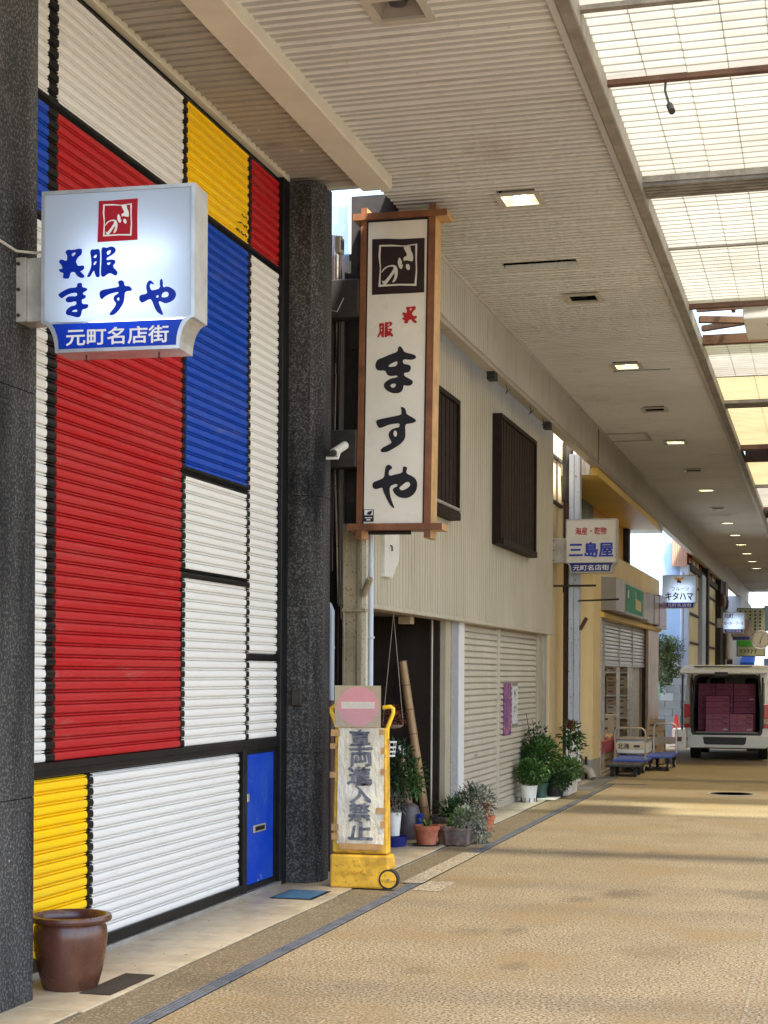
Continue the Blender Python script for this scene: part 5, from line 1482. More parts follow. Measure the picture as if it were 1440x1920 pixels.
# cardboard plate with the pink disc
box('cardboard_plate', 'cardboard', ts, -3.604, -3.240, 11.664, 11.669, 1.235, 1.552)
shape('disc', [[(0.163*math.cos(a*math.pi/20), 0.150*math.sin(a*math.pi/20)) for a in range(40)]], 'pink_disc', ts, (-3.418, 11.6625, 1.393), UX, UZ)
shape('disc_bar', [[(-0.132, -0.026), (0.132, -0.024), (0.132, 0.027), (-0.132, 0.026)]], 'pale_bar', ts, (-3.418, 11.661, 1.402), UX, UZ)
MB().quad((-3.60, 11.657, 1.24), (-3.245, 11.657, 1.24), (-3.245, 11.657, 1.375), (-3.60, 11.657, 1.36)).build('plastic_film', 'clear_film', ts)
# big glazed pot
bpot = thing('glazed_pot', 'large empty brown glazed round pot beside the near dark pillar', 'pot', (-3.76, 7.56, 0.012))
MB().lathe([(0.0, 0.012), (0.135, 0.012), (0.142, 0.02), (0.165, 0.10), (0.183, 0.20), (0.190, 0.28), (0.186, 0.325), (0.178, 0.345), (0.182, 0.355), (0.208, 0.362), (0.213, 0.375), (0.207, 0.390), (0.185, 0.392), (0.172, 0.378), (0.168, 0.345), (0.175, 0.28), (0.16, 0.10), (0.12, 0.035), (0.0, 0.035)], (-3.76, 7.56, 0), 48).build('body', 'brown_glaze', bpot, smooth=True)
tag(MB().box(-3.64, -3.47, 7.42, 7.98, 0.0135, 0.0175).build('floor_patch', 'soil'), 'small dark brown floor mat behind the glazed pot', 'mat')
tag(MB().tube([(-3.86, 6.62, 0.34), (-3.80, 6.60, 0.30), (-3.775, 6.62, 0.20), (-3.785, 6.66, 0.08), (-3.80, 6.70, 0.02)], 0.005, 6).build('loose_wire', 'cable', smooth=True), 'thin black wire curling at the foot of near pillar', 'cable')

# ------------------------------------------------------------------ potted plants
def blob_leaves(mb, c, r, n, L, W, rg, upb=0.25):
    for _ in range(n):
        d = Vector((rg.gauss(0, 1), rg.gauss(0, 1), rg.gauss(0, 1)))
        if d.length < 1e-3:
            continue
        d.normalize()
        k = rg.random() ** 0.45
        p = Vector(c) + Vector((d.x*r[0], d.y*r[1], d.z*r[2])) * k
        out = (d + Vector((rg.uniform(-.7, .7), rg.uniform(-.7, .7), rg.uniform(-.6, .4) + upb))).normalized()
        s = rg.uniform(0.6, 1.25)
        mb.leaf(p, out, Vector((0, 0, 1)), L*s, W*s)

def round_pot(t, c, r, h, m_, rim=True, soil=True):
    prof_ = [(0.0, 0.0), (r*0.72, 0.0), (r*0.92, h*0.78)]
    if rim:
        prof_ += [(r*1.0, h*0.79), (r*1.02, h), (r*0.93, h), (r*0.88, h*0.9), (0.0, h*0.9)]
    else:
        prof_ += [(r, h), (r*0.93, h), (r*0.9, h*0.92), (0.0, h*0.92)]
    MB().lathe(prof_, c, 22).build('pot', m_, t, smooth=True)
    MB().lathe([(r*0.88, h*0.905), (0.0, h*0.93)], c, 16).build('soil', 'soil', t)

def box_pot(t, x0, x1, y0, y1, z0, z1, m_, tp=0.82):
    cx, cyy = (x0+x1)/2, (y0+y1)/2
    mb = MB()
    def ring(s, z): return [(cx + (x - cx)*s, cyy + (yy - cyy)*s, z) for x, yy in ((x0,y0),(x1,y0),(x1,y1),(x0,y1))]
    rs = [ring(tp, z0), ring(0.95, z1 - (z1-z0)*0.14), ring(1.0, z1 - (z1-z0)*0.14), ring(1.0, z1), ring(0.90, z1), ring(0.88, z1 - 0.03)]
    for r_ in rs: mb.v += r_
    for i in range(len(rs)-1):
        for k in range(4):
            j = (k+1) % 4
            mb.f.append((i*4+k, i*4+j, i*4+4+j, i*4+4+k))
    mb.f.append((3,2,1,0)); n = (len(rs)-1)*4; mb.f.append((n, n+1, n+2, n+3))
    mb.build('pot', m_, t)
    box('soil', 'soil', t, cx - (cx-x0)*0.86, cx + (cx-x0)*0.86, cyy - (cyy-y0)*0.86, cyy + (cyy-y0)*0.86, z1-0.035, z1-0.022)

def plant(name, label, loc, group, pot, fol, stems=()):
    t = thing(name, label, 'potted plant', loc, group=group)
    if pot[0] == 'round':
        round_pot(t, loc, *pot[1:])
    elif pot[0] == 'box':
        _, sx, sy, h, m_ = pot
        box_pot(t, loc[0]-sx/2, loc[0]+sx/2, loc[1]-sy/2, loc[1]+sy/2, loc[2], loc[2]+h, m_)
    rg = random.Random(hash(label) % 1000 if False else len(label)*7 + int(loc[1]*100))
    by = {}
    for f_ in fol:
        m_, c, r, n, L, W = f_[:6]
        mb = by.setdefault(m_, MB())
        blob_leaves(mb, (loc[0]+c[0], loc[1]+c[1], loc[2]+c[2]), r, n, L, W, rg, f_[6] if len(f_) > 6 else 0.25)
    for m_, mb in by.items():
        mb.build('foliage', m_, t, kind='stuff')
    mb = MB()
    for s in stems:
        mb.tube([(loc[0]+q[0], loc[1]+q[1], loc[2]+q[2]) for q in s], [0.009 - 0.005*i/(len(s)-1) for i in range(len(s))], 6)
    if stems:
        mb.build('stems', 'twig', t, smooth=True)
    return t

def spikes(t, c, n, L, W, m_, rg, lean=0.7):
    mb = MB()
    for k in range(n):
        a = rg.uniform(0, 6.28); e = rg.uniform(0.35, 1.3)
        d = Vector((math.cos(a)*math.cos(e), math.sin(a)*math.cos(e), math.sin(e)))
        p = Vector(c); s = Vector((-math.sin(a), math.cos(a), 0)) * W/2
        l = L * rg.uniform(0.7, 1.15)
        q1 = p + d*l*0.5; q2 = p + d*l*0.85 - Vector((0,0,l*0.12*lean)); q3 = p + d*l*1.05 - Vector((0,0,l*0.35*lean))
        n0 = len(mb.v)
        mb.v += [tuple(v) for v in (p - s*0.7, p + s*0.7, q1 - s, q1 + s, q2 - s*0.7, q2 + s*0.7, q3)]
        mb.f += [(n0, n0+1, n0+3, n0+2), (n0+2, n0+3, n0+5, n0+4), (n0+4, n0+5, n0+6)]
    mb.build('foliage', m_, t, kind='stuff')

GP1, GP2 = 'potted plants beside the dark doorway', 'potted plants before the cream roller shutter'
zf = 0.014
rg = random.Random(11)
t = plant('potted_plant', 'terracotta pot with a small aloe on a saucer, frontmost left', (-3.645, 14.78, zf), GP1, ('round', 0.125, 0.19, 'terracotta'), [])
spikes(t, (-3.645, 14.78, 0.18), 16, 0.13, 0.024, 'leaf_mid', rg)
MB().lathe([(0.0, 0.0), (0.12, 0.0), (0.135, 0.014), (0.12, 0.014), (0.0, 0.006)], (-3.645, 14.78, zf - 0.001), 22).build('saucer', 'pot_black', t)
t = plant('potted_plant', 'terracotta pot crusted with white lime and drooping thin leaves', (-3.50, 15.05, zf), GP1, ('round', 0.12, 0.17, 'terracotta_pale'), [])
spikes(t, (-3.50, 15.05, 0.16), 12, 0.20, 0.02, 'leaf_mid', rg, 1.2)
t = plant('potted_plant', 'brown rectangular planter with silver leaved succulent spilling over the side', (-3.37, 14.98, zf), GP1, ('box', 0.24, 0.34, 0.165, 'planter_brown'),
          [('leaf_silver', (0.06, 0.1, 0.24), (0.15, 0.22, 0.10), 420, 0.06, 0.02), ('leaf_mid', (0.02, 0.05, 0.24), (0.12, 0.18, 0.10), 160, 0.06, 0.02), ('leaf_silver', (0.16, 0.22, 0.10), (0.10, 0.16, 0.10), 360, 0.05, 0.018, -0.3)])
t = plant('potted_plant', 'wide brown bowl with dark green sword leaves behind terracotta pots', (-3.60, 15.75, zf), GP1, ('round', 0.25, 0.20, 'planter_brown'), [('leaf_green', (0, 0, 0.26), (0.2, 0.2, 0.08), 160, 0.10, 0.025)])
spikes(t, (-3.62, 15.72, 0.19), 26, 0.28, 0.035, 'leaf_green', rg); spikes(t, (-3.5, 15.8, 0.19), 22, 0.26, 0.03, 'leaf_dark', rg)
t = plant('potted_plant', 'bushy grey leaved shrub rising behind the brown planter', (-3.42, 15.85, zf), GP1, ('round', 0.14, 0.18, 'pot_black'),
          [('leaf_silver', (0, 0.0, 0.33), (0.24, 0.30, 0.18), 700, 0.055, 0.022), ('leaf_dark', (0, 0, 0.32), (0.22, 0.28, 0.15), 300, 0.06, 0.024)], [((0, 0, 0.15), (0.05, 0, 0.3), (0.1, 0, 0.45)), ((0, 0, 0.15), (-0.07, 0, 0.3), (-0.12, 0.05, 0.42))])
t = thing('empty_pot', 'small terracotta pot standing on another beside the roller shutter, upper one', 'pot', (-3.44, 16.45, 0.17), group=GP1); round_pot(t, (-3.44, 16.45, 0.165), 0.085, 0.125, 'terracotta')
t = thing('empty_pot', 'lower terracotta pot carrying a smaller one beside the roller shutter', 'pot', (-3.42, 16.4, zf), group=GP1); round_pot(t, (-3.41, 16.4, zf), 0.10, 0.15, 'terracotta')
# cluster half hidden by the sign stand
t = plant('potted_plant', 'tall leafy plant in a slim white pot behind the sign stand', (-3.92, 14.6, zf + 0.10), GP1, ('round', 0.075, 0.22, 'white_plastic', False),
          [('leaf_dark', (0.0, 0.1, 0.62), (0.16, 0.2, 0.28), 520, 0.065, 0.026), ('leaf_green', (0.1, 0.12, 0.55), (0.18, 0.2, 0.2), 260, 0.065, 0.026), ('leaf_mid', (0.17, 0.15, 0.48), (0.12, 0.15, 0.12), 110, 0.07, 0.026), ('leaf_silver', (0.0, 0, 0.32), (0.14, 0.14, 0.12), 240, 0.045, 0.016)],
          [((0, 0, 0.2), (0.03, 0.05, 0.5), (0.05, 0.1, 0.85)), ((0, 0, 0.2), (-0.05, 0.05, 0.5), (-0.08, 0.1, 0.8)), ((0, 0, 0.2), (0.1, 0.1, 0.45), (0.24, 0.2, 0.6))])
t = thing('blue_tub', 'dark blue plastic tub on the ground under the slim white pot', 'tub', (-3.92, 14.6, zf), group=GP1)
MB().lathe([(0.0, 0.0), (0.11, 0.0), (0.14, 0.095), (0.15, 0.098), (0.13, 0.098), (0.1, 0.02), (0.0, 0.02)], (-3.92, 14.6, zf), 22).build('body', 'ink_navy', t, smooth=True)
t = thing('empty_pot', 'brown plastic pot standing on a dark tub beside sign stand', 'pot', (-3.85, 13.55, 0.16), group=GP1); round_pot(t, (-3.80, 13.2, 0.30), 0.11, 0.24, 'terracotta_pale')
box('stand', 'pot_black', t, -3.90, -3.70, 13.1, 13.3, zf, 0.29)
bg_ = thing('plastic_bag', 'grey plastic sack leaning in the doorway behind the plants', 'bag', (-3.95, 15.3, zf))
MB().lathe([(0.0, 0.0), (0.12, 0.0), (0.14, 0.12), (0.13, 0.22), (0.10, 0.32), (0.05, 0.35), (0.0, 0.34)], (-3.95, 15.3, zf), 14, sx=0.9).build('sack', 'sack_grey', bg_, smooth=True)
box('print', 'ink_blue', bg_, -3.84, -3.815, 15.2, 15.30, 0.08, 0.27)
wb = thing('wire_basket', 'small white plastic basket hanging behind the yellow sign stand', 'basket', (-3.92, 14.5, 0.93))
for zz in (0.87, 0.91, 0.95, 1.0):
    MB().lathe([(0.065 + (zz-0.87)*0.12, 0), (0.07 + (zz-0.87)*0.12, 0.0), (0.07 + (zz-0.87)*0.12, 0.014), (0.062 + (zz-0.87)*0.12, 0.014)], (-3.93, 14.4, zz), 16).build('hoop', 'white_plastic', wb)
for k in range(12):
    a = k*math.pi/6
    MB().tube([(-3.93 + 0.066*math.cos(a), 14.4 + 0.066*math.sin(a), 0.87), (-3.93 + 0.083*math.cos(a), 14.4 + 0.083*math.sin(a), 1.01)], 0.004, 4).build('rib', 'white_plastic', wb)
hb2 = thing('hanging_basket', 'dry brown plant in a hanging wire tray behind sign stand', 'potted plant', (-3.9, 14.4, 1.2))
MB().lathe([(0.0, 0.0), (0.07, 0.01), (0.10, 0.03), (0.095, 0.035), (0.0, 0.015)], (-3.88, 14.4, 1.13), 16).build('tray', 'sign_dull', hb2)
mb = MB(); blob_leaves(mb, (-3.88, 14.4, 1.24), (0.11, 0.11, 0.09), 160, 0.05, 0.014, rg); mb.build('foliage', 'leaf_rust', hb2, kind='stuff')
for sx in (-0.1, 0.1):
    MB().tube([(-3.88 + sx, 14.4, 1.16), (-3.88, 14.4, 2.2)], 0.003, 4).build('wire', 'cable_pale', hb2)

# bamboo
def bamboo(p, q, r, n, label, cap=None):
    t = thing('bamboo_pole', label, 'bamboo', p, group='bamboo poles leaning in the doorway')
    p, q = Vector(p), Vector(q)
    for k in range(n):
        a = p + (q - p) * (k / n); b_ = p + (q - p) * ((k + 1) / n)
        d = (b_ - a)
        MB().tube([a, a + d*0.03, a + d*0.08, a + d*0.92, a + d*0.97, b_], [r*0.97, r*1.0, r*0.965, r*0.95, r*0.99, r*0.96], 14).build('segment', 'bamboo', t, smooth=True)
        MB().tube([b_ - d*0.02, b_ + d*0.02], [r*1.03, r*1.03], 14).build('node', 'bamboo_node', t)
    if cap:
        MB().tube([q - (q-p).normalized()*0.0, q + (q-p).normalized()*0.10], [r*1.05, r*1.06], 14).build('white_cap', cap, t, smooth=True)
bamboo((-3.92, 15.95, 0.02), (-4.22, 16.02, 1.77), 0.047, 7, 'long brown bamboo pole leaning in the dark doorway')
bamboo((-4.07, 15.9, 0.05), (-4.21, 15.95, 0.80), 0.045, 3, 'short bamboo pole with white cap leaning in the dark doorway', 'white_plastic')

# plants before the cream shutter
t = plant('potted_plant', 'round green bush in a white slotted pot, nearest of its row', (-3.63, 20.15, zf), GP2, ('round', 0.115, 0.215, 'white_plastic', False),
          [('leaf_green', (0.03, 0, 0.37), (0.21, 0.22, 0.16), 620, 0.055, 0.032), ('leaf_mid', (0.03, -0.05, 0.42), (0.20, 0.2, 0.13), 330, 0.05, 0.03)])
for k in range(10):
    a = k*0.628
    box('slot', 'pot_black', t, -3.63 + 0.1*math.cos(a) - 0.004, -3.63 + 0.1*math.cos(a) + 0.004, 20.15 + 0.1*math.sin(a) - 0.004, 20.15 + 0.1*math.sin(a) + 0.004, 0.02, 0.07)
t = plant('potted_plant', 'tall bushy green plant in a dark green pot, second of its row', (-3.60, 20.75, zf), GP2, ('round', 0.12, 0.21, 'pot_green'),
          [('leaf_green', (0.0, 0.0, 0.52), (0.26, 0.3, 0.30), 900, 0.075, 0.042), ('leaf_mid', (0.05, -0.1, 0.55), (0.24, 0.28, 0.26), 420, 0.07, 0.04), ('leaf_dark', (-0.05, 0.05, 0.75), (0.18, 0.2, 0.22), 260, 0.06, 0.03)],
          [((0, 0, 0.2), (-0.05, 0.05, 0.6), (-0.12, 0.1, 1.05)), ((0, 0, 0.2), (-0.1, 0.05, 0.6), (-0.2, 0.1, 1.12)), ((0, 0, 0.2), (0.05, 0, 0.5), (0.08, 0, 0.8))])
t = plant('potted_plant', 'low dark leafy plant in a black pot, third of its row', (-3.44, 21.05, zf), GP2, ('round', 0.13, 0.14, 'pot_black'),
          [('leaf_dark', (0.02, 0, 0.22), (0.2, 0.28, 0.14), 520, 0.06, 0.034), ('leaf_green', (0.02, 0, 0.27), (0.2, 0.25, 0.12), 320, 0.06, 0.034)])
tag(box('white_tray', 'white_plastic', None, -3.62, -3.36, 20.55, 21.0, 0.0141, 0.03), 'flat white tray on the pavement under the green pots', 'tray')
t = plant('potted_plant', 'long white planter box with leafy green plants, farthest of its row', (-3.40, 21.75, zf), GP2, ('box', 0.20, 0.95, 0.18, 'white_plastic'),
          [('leaf_green', (0, 0.05, 0.32), (0.20, 0.5, 0.16), 700, 0.06, 0.034), ('leaf_mid', (0.05, -0.1, 0.34), (0.17, 0.45, 0.14), 360, 0.06, 0.034)])
t = plant('potted_plant', 'tall rose with a red flower head rising beside the brown pipe', (-3.46, 22.3, zf), GP2, ('round', 0.12, 0.18, 'pot_black'),
          [('leaf_green', (0.02, 0, 0.80), (0.15, 0.16, 0.16), 120, 0.085, 0.055), ('leaf_dark', (0.06, 0, 0.60), (0.17, 0.16, 0.22), 80, 0.085, 0.055), ('leaf_rust', (0.04, -0.05, 0.93), (0.045, 0.045, 0.04), 60, 0.06, 0.05), ('leaf_mid', (0.09, 0, 0.72), (0.12, 0.12, 0.12), 70, 0.08, 0.05)],
          [((0, 0, 0.17), (0.0, 0.0, 0.5), (0.03, 0.0, 0.93)), ((0.03, 0, 0.17), (0.12, 0, 0.5), (0.14, 0, 0.86)), ((-0.02, 0, 0.17), (-0.07, 0, 0.45), (-0.05, 0, 0.75))])

# ------------------------------------------------------------------ hand carts
def wheel_small(t, x, y, r, hubm='white_plastic'):
    MB().tube([(x - 0.022, y, r), (x + 0.022, y, r)], [r, r], 18).build('wheel', 'rubber', t, smooth=True)
    MB().tube([(x - 0.025, y, r), (x + 0.025, y, r)], [r*0.55, r*0.55], 14).build('hub', hubm, t)
def platform_cart(x0, x1, y0, y1, z, deckm, label, handle=None, handle_m='beige_steel', hz=0.72, wheels=0.085, hubm='white_plastic', board=None):
    t = thing('platform_cart', label, 'cart', ((x0+x1)/2, (y0+y1)/2, 0), group='platform carts outside the yellow shop')
    box('deck', deckm, t, x0, x1, y0, y1, z, z + 0.045, bevel=0.012)
    for wx in (x0 + 0.10, x1 - 0.08):
        for wy in (y0 + 0.10, y1 - 0.12):
            wheel_small(t, wx, wy, wheels, hubm)
            box('fork', 'steel_black', t, wx - 0.035, wx + 0.035, wy - 0.03, wy + 0.03, wheels*1.6, z)
    if handle is not None:
        yy = handle
        MB().tube([(x0 + 0.04, yy, z + 0.03), (x0 + 0.035, yy, hz - 0.09), (x0 + 0.055, yy, hz - 0.03), (x0 + 0.10, yy, hz), (x1 - 0.10, yy, hz), (x1 - 0.055, yy, hz - 0.03), (x1 - 0.035, yy, hz - 0.09), (x1 - 0.04, yy, z + 0.03)], 0.017, 10).build('handle', handle_m, t, smooth=True)
        if board:
            box('handle_board', board, t, x0 + 0.045, x1 - 0.045, yy - 0.012, yy + 0.012, hz - 0.36, hz - 0.24)
    return t
k1 = platform_cart(-3.42, -2.84, 26.75, 28.3, 0.19, 'blue_deck', 'blue platform cart with a lettered beige handle before shop door', 26.85, 'beige_steel', 0.75, board='carton_pale')
text('北海', 'ink_black', k1, (-3.24, 26.835, 0.45), UX, UZ, 0.09, 0.19, bold=0.02)
box('plate', 'dark_plastic', k1, -3.07, -2.97, 26.832, 26.837, 0.43, 0.47)
k2 = platform_cart(-2.97, -2.50, 27.5, 28.9, 0.22, 'blue_deck', 'blue platform cart with chrome handle, farther from the shop', 28.75, 'aluminium', 0.78, board='sign_dull')
k3 = platform_cart(-3.40, -2.86, 25.75, 26.6, 0.155, 'dark_plastic', 'black flat dolly without handle on the paving before blue carts', None, wheels=0.07, hubm='dark_plastic')

# ------------------------------------------------------------------ delivery van, tailgate up
vy = 31.4
van = thing('delivery_van', 'white delivery van seen from behind with its tailgate raised', 'van', (-1.82, vy, 0))
VX0, VX1 = -2.62, -1.02
def sect(y, inx, zt, zb=0.30, r=0.13):
    """rounded body section; corner radius on the roof, tumblehome above the waist"""
    x0, x1 = VX0 + inx, VX1 - inx
    pts = [(x0 + 0.02, zb), (x0, zb + 0.06), (x0, 0.95), (x0 + 0.05, zt - 0.18), (x0 + 0.09, zt - 0.06), (x0 + 0.19, zt)]
    return pts + [(VX0 + VX1 - px, pz) for px, pz in reversed(pts)]
secs = [(vy + 0.02, 0.0, 1.80), (vy + 0.5, -0.02, 1.84), (vy + 2.0, -0.02, 1.85), (vy + 3.4, -0.01, 1.82), (vy + 4.1, 0.03, 1.30), (vy + 4.5, 0.10, 1.0)]
mb = MB(); rings = []
for y_, ix_, zt_ in secs:
    s_ = sect(y_, ix_, zt_); rings.append(len(mb.v)); mb.v += [(p[0], y_, p[1]) for p in s_]
n = len(sect(0, 0, 1.8))
for a, b_ in zip(rings[:-1], rings[1:]):
    for k in range(n - 1):
        mb.f.append((a + k + 1, a + k, b_ + k, b_ + k + 1))
mb.f.append(tuple(rings[-1] + k for k in range(n)))
body = mb.build('body', 'van_white', van, smooth=True)
# rear frame round the opening
outer = sect(0, 0.0, 1.80)
def op(d):
    x0, x1 = VX0 + 0.14 + d, VX1 - 0.14 - d
    pts = [(x0 + 0.03, 0.50 + d), (x0, 0.56 + d), (x0, 0.95), (x0 + 0.035, 1.52), (x0 + 0.07, 1.61 - d), (x0 + 0.15, 1.645 - d)]
    return pts + [(VX0 + VX1 - px, pz) for px, pz in reversed(pts)]
inn = op(0.0)
mb = MB()
mb.v += [(p[0], vy + 0.02, p[1]) for p in outer] + [(p[0], vy, p[1]) for p in inn]
for k in range(n):
    j = (k + 1) % n
    mb.f.append((k, j, n + j, n + k))
mb.build('rear_frame', 'van_white', van)
mb = MB(); i2 = op(0.035)
mb.v += [(p[0], vy - 0.004, p[1]) for p in op(-0.012)] + [(p[0], vy - 0.004, p[1]) for p in i2] + [(p[0], vy + 3.0, p[1]) for p in i2]
for k in range(n):
    j = (k + 1) % n
    mb.f.append((k, j, n + j, n + k)); mb.f.append((n + k, n + j, 2*n + j, 2*n + k))
mb.build('opening_seal', 'van_dark', van)
box('cargo_floor', 'van_trim', van, VX0 + 0.2, VX1 - 0.2, vy + 0.02, vy + 3.0, 0.50, 0.535)
box('sill_plate', 'van_cream', van, VX0 + 0.22, VX1 - 0.22, vy - 0.008, vy + 0.06, 0.536, 0.55)
for sx in (-1, 1):
    cx = (VX0 + VX1) / 2
    x_a, x_b = sorted((cx + sx*0.805, cx + sx*0.695))
    lt = part('tail_lamp', van, (x_a, vy, 0.8))
    box('red_lens', 'lamp_red', lt, x_a, x_b, vy - 0.03, vy + 0.03, 0.82, 1.08, bevel=0.01)
    box('clear_lens', 'lamp_amber', lt, x_a, x_b, vy - 0.03, vy + 0.03, 0.70, 0.818, bevel=0.008)
    box('red_lens', 'lamp_red', lt, x_a, x_b, vy - 0.03, vy + 0.03, 0.63, 0.698, bevel=0.008)
    box('corner_trim', 'van_dark', van, *sorted((cx + sx*0.69, cx + sx*0.655)), vy - 0.014, vy + 0.02, 0.62, 1.60)
    box('pillar_trim', 'van_cream', van, *sorted((cx + sx*0.715, cx + sx*0.692)), vy - 0.006, vy + 0.02, 1.10, 1.50)
    w_ = part('wheel', van, (cx + sx*0.66, vy + 1.0, 0.31))
    MB().tube([(cx + sx*0.74, vy + 0.95, 0.31), (cx + sx*0.56, vy + 0.95, 0.31)], [0.31, 0.31], 28).build('tyre', 'rubber', w_, smooth=True)
    MB().tube([(cx + sx*0.745, vy + 0.95, 0.31), (cx + sx*0.70, vy + 0.95, 0.31)], [0.19, 0.19], 20).build('rim', 'aluminium', w_)
    w_ = part('wheel', van, (cx + sx*0.66, vy + 3.5, 0.31))
    MB().tube([(cx + sx*0.74, vy + 3.4, 0.31), (cx + sx*0.56, vy + 3.4, 0.31)], [0.31, 0.31], 28).build('tyre', 'rubber', w_, smooth=True)
    MB().tube([(cx + sx*0.745, vy + 3.4, 0.31), (cx + sx*0.70, vy + 3.4, 0.31)], [0.19, 0.19], 20).build('rim', 'aluminium', w_)
MB().prism([(VX0 - 0.015, 0.30), (VX0 + 0.06, 0.245), (VX1 - 0.06, 0.245), (VX1 + 0.015, 0.30), (VX1 + 0.015, 0.47), (VX0 - 0.015, 0.47)], 'y', vy - 0.10, vy + 0.25).build('bumper', 'van_white', van, bevel=0.02, segs=2)
MB().prism([(-2.24, 0.33), (-2.20, 0.31), (-1.50, 0.31), (-1.46, 0.33), (-1.44, 0.455), (-2.26, 0.455)], 'y', vy - 0.108, vy - 0.098).build('step_pad', 'van_dark', van)
MB().lathe([(0.0, 0.0), (0.035, 0.0), (0.035, 0.012), (0.0, 0.012)], (-1.85, vy - 0.115, 0.45), 14).build('latch', 'chrome', van)
box('underbody', 'van_dark', van, VX0 + 0.15, VX1 - 0.15, vy + 0.1, vy + 4.2, 0.22, 0.50)
MB().tube([(-1.28, vy + 0.0, 0.21), (-1.28, vy + 0.6, 0.23)], 0.045, 12).build('exhaust', 'steel_black', van, smooth=True)
box('spare_wheel', 'rubber', van, -1.45, -1.15, vy + 0.15, vy + 0.6, 0.18, 0.24)
tg = part('tailgate', van, (-1.82, vy, 1.78))
MB().prism([(vy + 0.04, 1.83), (vy + 0.02, 1.77), (vy - 0.55, 1.71), (vy - 1.02, 1.66), (vy - 1.06, 1.69), (vy - 1.0, 1.745), (vy - 0.5, 1.805)], 'x', VX0 + 0.0, VX1 - 0.0).build('panel', 'van_white', tg, bevel=0.012)
box('glass', 'glass_dark', tg, VX0 + 0.22, VX1 - 0.30, vy - 0.60, vy - 0.15, 1.806, 1.818)
box('handle', 'van_dark', tg, -1.98, -1.74, vy - 1.075, vy - 1.055, 1.63, 1.70)
for xs in (VX0 + 0.17, VX1 - 0.17):
    MB().tube([(xs, vy + 0.02, 1.35), (xs, vy - 0.45, 1.71)], 0.012, 8).build('strut', 'van_dark', tg)
mb = MB().prism([(vy - 0.06, 0.26), (vy - 0.12, 0.70), (vy - 0.10, 1.1), (vy - 0.02, 1.66), (vy + 0.02, 1.66), (vy + 0.02, 0.26)], 'x', VX0 - 0.055, VX0 - 0.02)
mb.build('edge_panel', 'van_trim', van)
# side glass, right mirror
box('side_window', 'glass_dark', van, VX1 - 0.04, VX1 + 0.024, vy + 0.25, vy + 1.2, 1.12, 1.55)
box('side_window', 'glass_dark', van, VX1 - 0.04, VX1 + 0.024, vy + 1.35, vy + 2.4, 1.12, 1.55)
box('mirror', 'van_dark', van, VX1 + 0.04, VX1 + 0.20, vy + 3.3, vy + 3.4, 1.15, 1.38, bevel=0.02)
for xs in (-2.15, -1.45):
    box('headrest', 'van_dark', van, xs - 0.14, xs + 0.14, vy + 2.4, vy + 2.5, 1.30, 1.58, bevel=0.04)
box('seat_back', 'van_trim', van, -2.4, -1.25, vy + 2.35, vy + 2.5, 0.54, 1.32)
# cartons in the van
GV = 'pink cartons stacked in the van'
def pinkbox(x0, x1, y0, z0, h, label, m_):
    t = thing('fruit_carton', label, 'box', ((x0+x1)/2, y0, z0), group=GV)
    box('body', m_, t, x0, x1, y0, y0 + 0.35, z0, z0 + h - 0.004, bevel=0.004)
    for kx in (0.3, 0.7):
        MB().tube([(x0 + (x1-x0)*kx, y0 - 0.002, z0 + h*0.62), (x0 + (x1-x0)*kx, y0 + 0.001, z0 + h*0.62)], 0.014, 8).build('hand_hole', 'van_dark', t)
    box('label_print', 'sticker_white' if rng.random() < 0.4 else 'carton_print', t, x0 + (x1-x0)*0.72, x0 + (x1-x0)*0.92, y0 - 0.0015, y0 + 0.001, z0 + h*0.25, z0 + h*0.48)
nm6 = ['bottom', 'second', 'third', 'fourth', 'fifth', 'top']
for k in range(6):
    pinkbox(-2.225, -1.775, vy + 0.16, 0.552 + k*0.116, 0.116, f'pink carton in the front middle stack of the van, {nm6[k]} one', 'pink_carton_light' if k < 3 else 'pink_carton')
for k in range(3):
    pinkbox(-1.765, -1.325, vy + 0.16, 0.552 + k*0.116, 0.116, f'pink carton in the low front stack beside it, {["bottom","middle","top"][k]} one', 'pink_carton_light')
nm8 = ['bottom', 'second', 'third', 'fourth', 'fifth', 'sixth', 'seventh', 'top']
for ci, (x0, x1) in enumerate(((-2.40, -2.07), (-2.06, -1.73), (-1.72, -1.30))):
    for k in range(8):
        pinkbox(x0, x1, vy + 0.56, 0.552 + k*0.116, 0.116, f'dark pink carton in the rear van row, {["left","middle","right"][ci]} stack, {nm8[k]} one', 'pink_carton')

# ------------------------------------------------------------------ open lot beside the yellow shop
bw = thing('block_wall', 'grey concrete block wall behind the traffic cones', 'wall', (-3.9, 42.0, 0))
for r_ in range(8):
    for k in range(6):
        off = 0.2 if r_ % 2 else 0.0
        x0 = -5.6 + k*0.4 + off
        if x0 < -4.1 and r_ > 4:
            continue
        box('block', 'granite_block', bw, x0, min(x0 + 0.39, -3.50), 42.0, 42.15, r_*0.195, r_*0.195 + 0.188, bevel=0.004)
bk = thing('plastic_basket', 'pale green plastic basket standing on the low block wall', 'basket', (-4.3, 41.9, 1.0))
for zz in range(6):
    box('slat', 'basket_green' if zz % 2 else 'white_plastic', bk, -4.55, -4.12, 41.75, 41.98, 0.98 + zz*0.075, 1.03 + zz*0.075)
for k in range(5):
    box('upright', 'basket_green', bk, -4.55 + k*0.1, -4.52 + k*0.1, 41.74, 41.75, 0.98, 1.40)
def cone(x, y, label):
    t = thing('traffic_cone', label, 'cone', (x, y, 0), group='traffic cones in the open lot')
    MB().lathe([(0.0, 0.0), (0.15, 0.03), (0.14, 0.06), (0.03, 0.70), (0.0, 0.70)], (x, y, 0), 18).build('body', 'cone_red', t, smooth=True)
    box('base', 'cone_red', t, x - 0.19, x + 0.19, y - 0.19, y + 0.19, 0.0, 0.03)
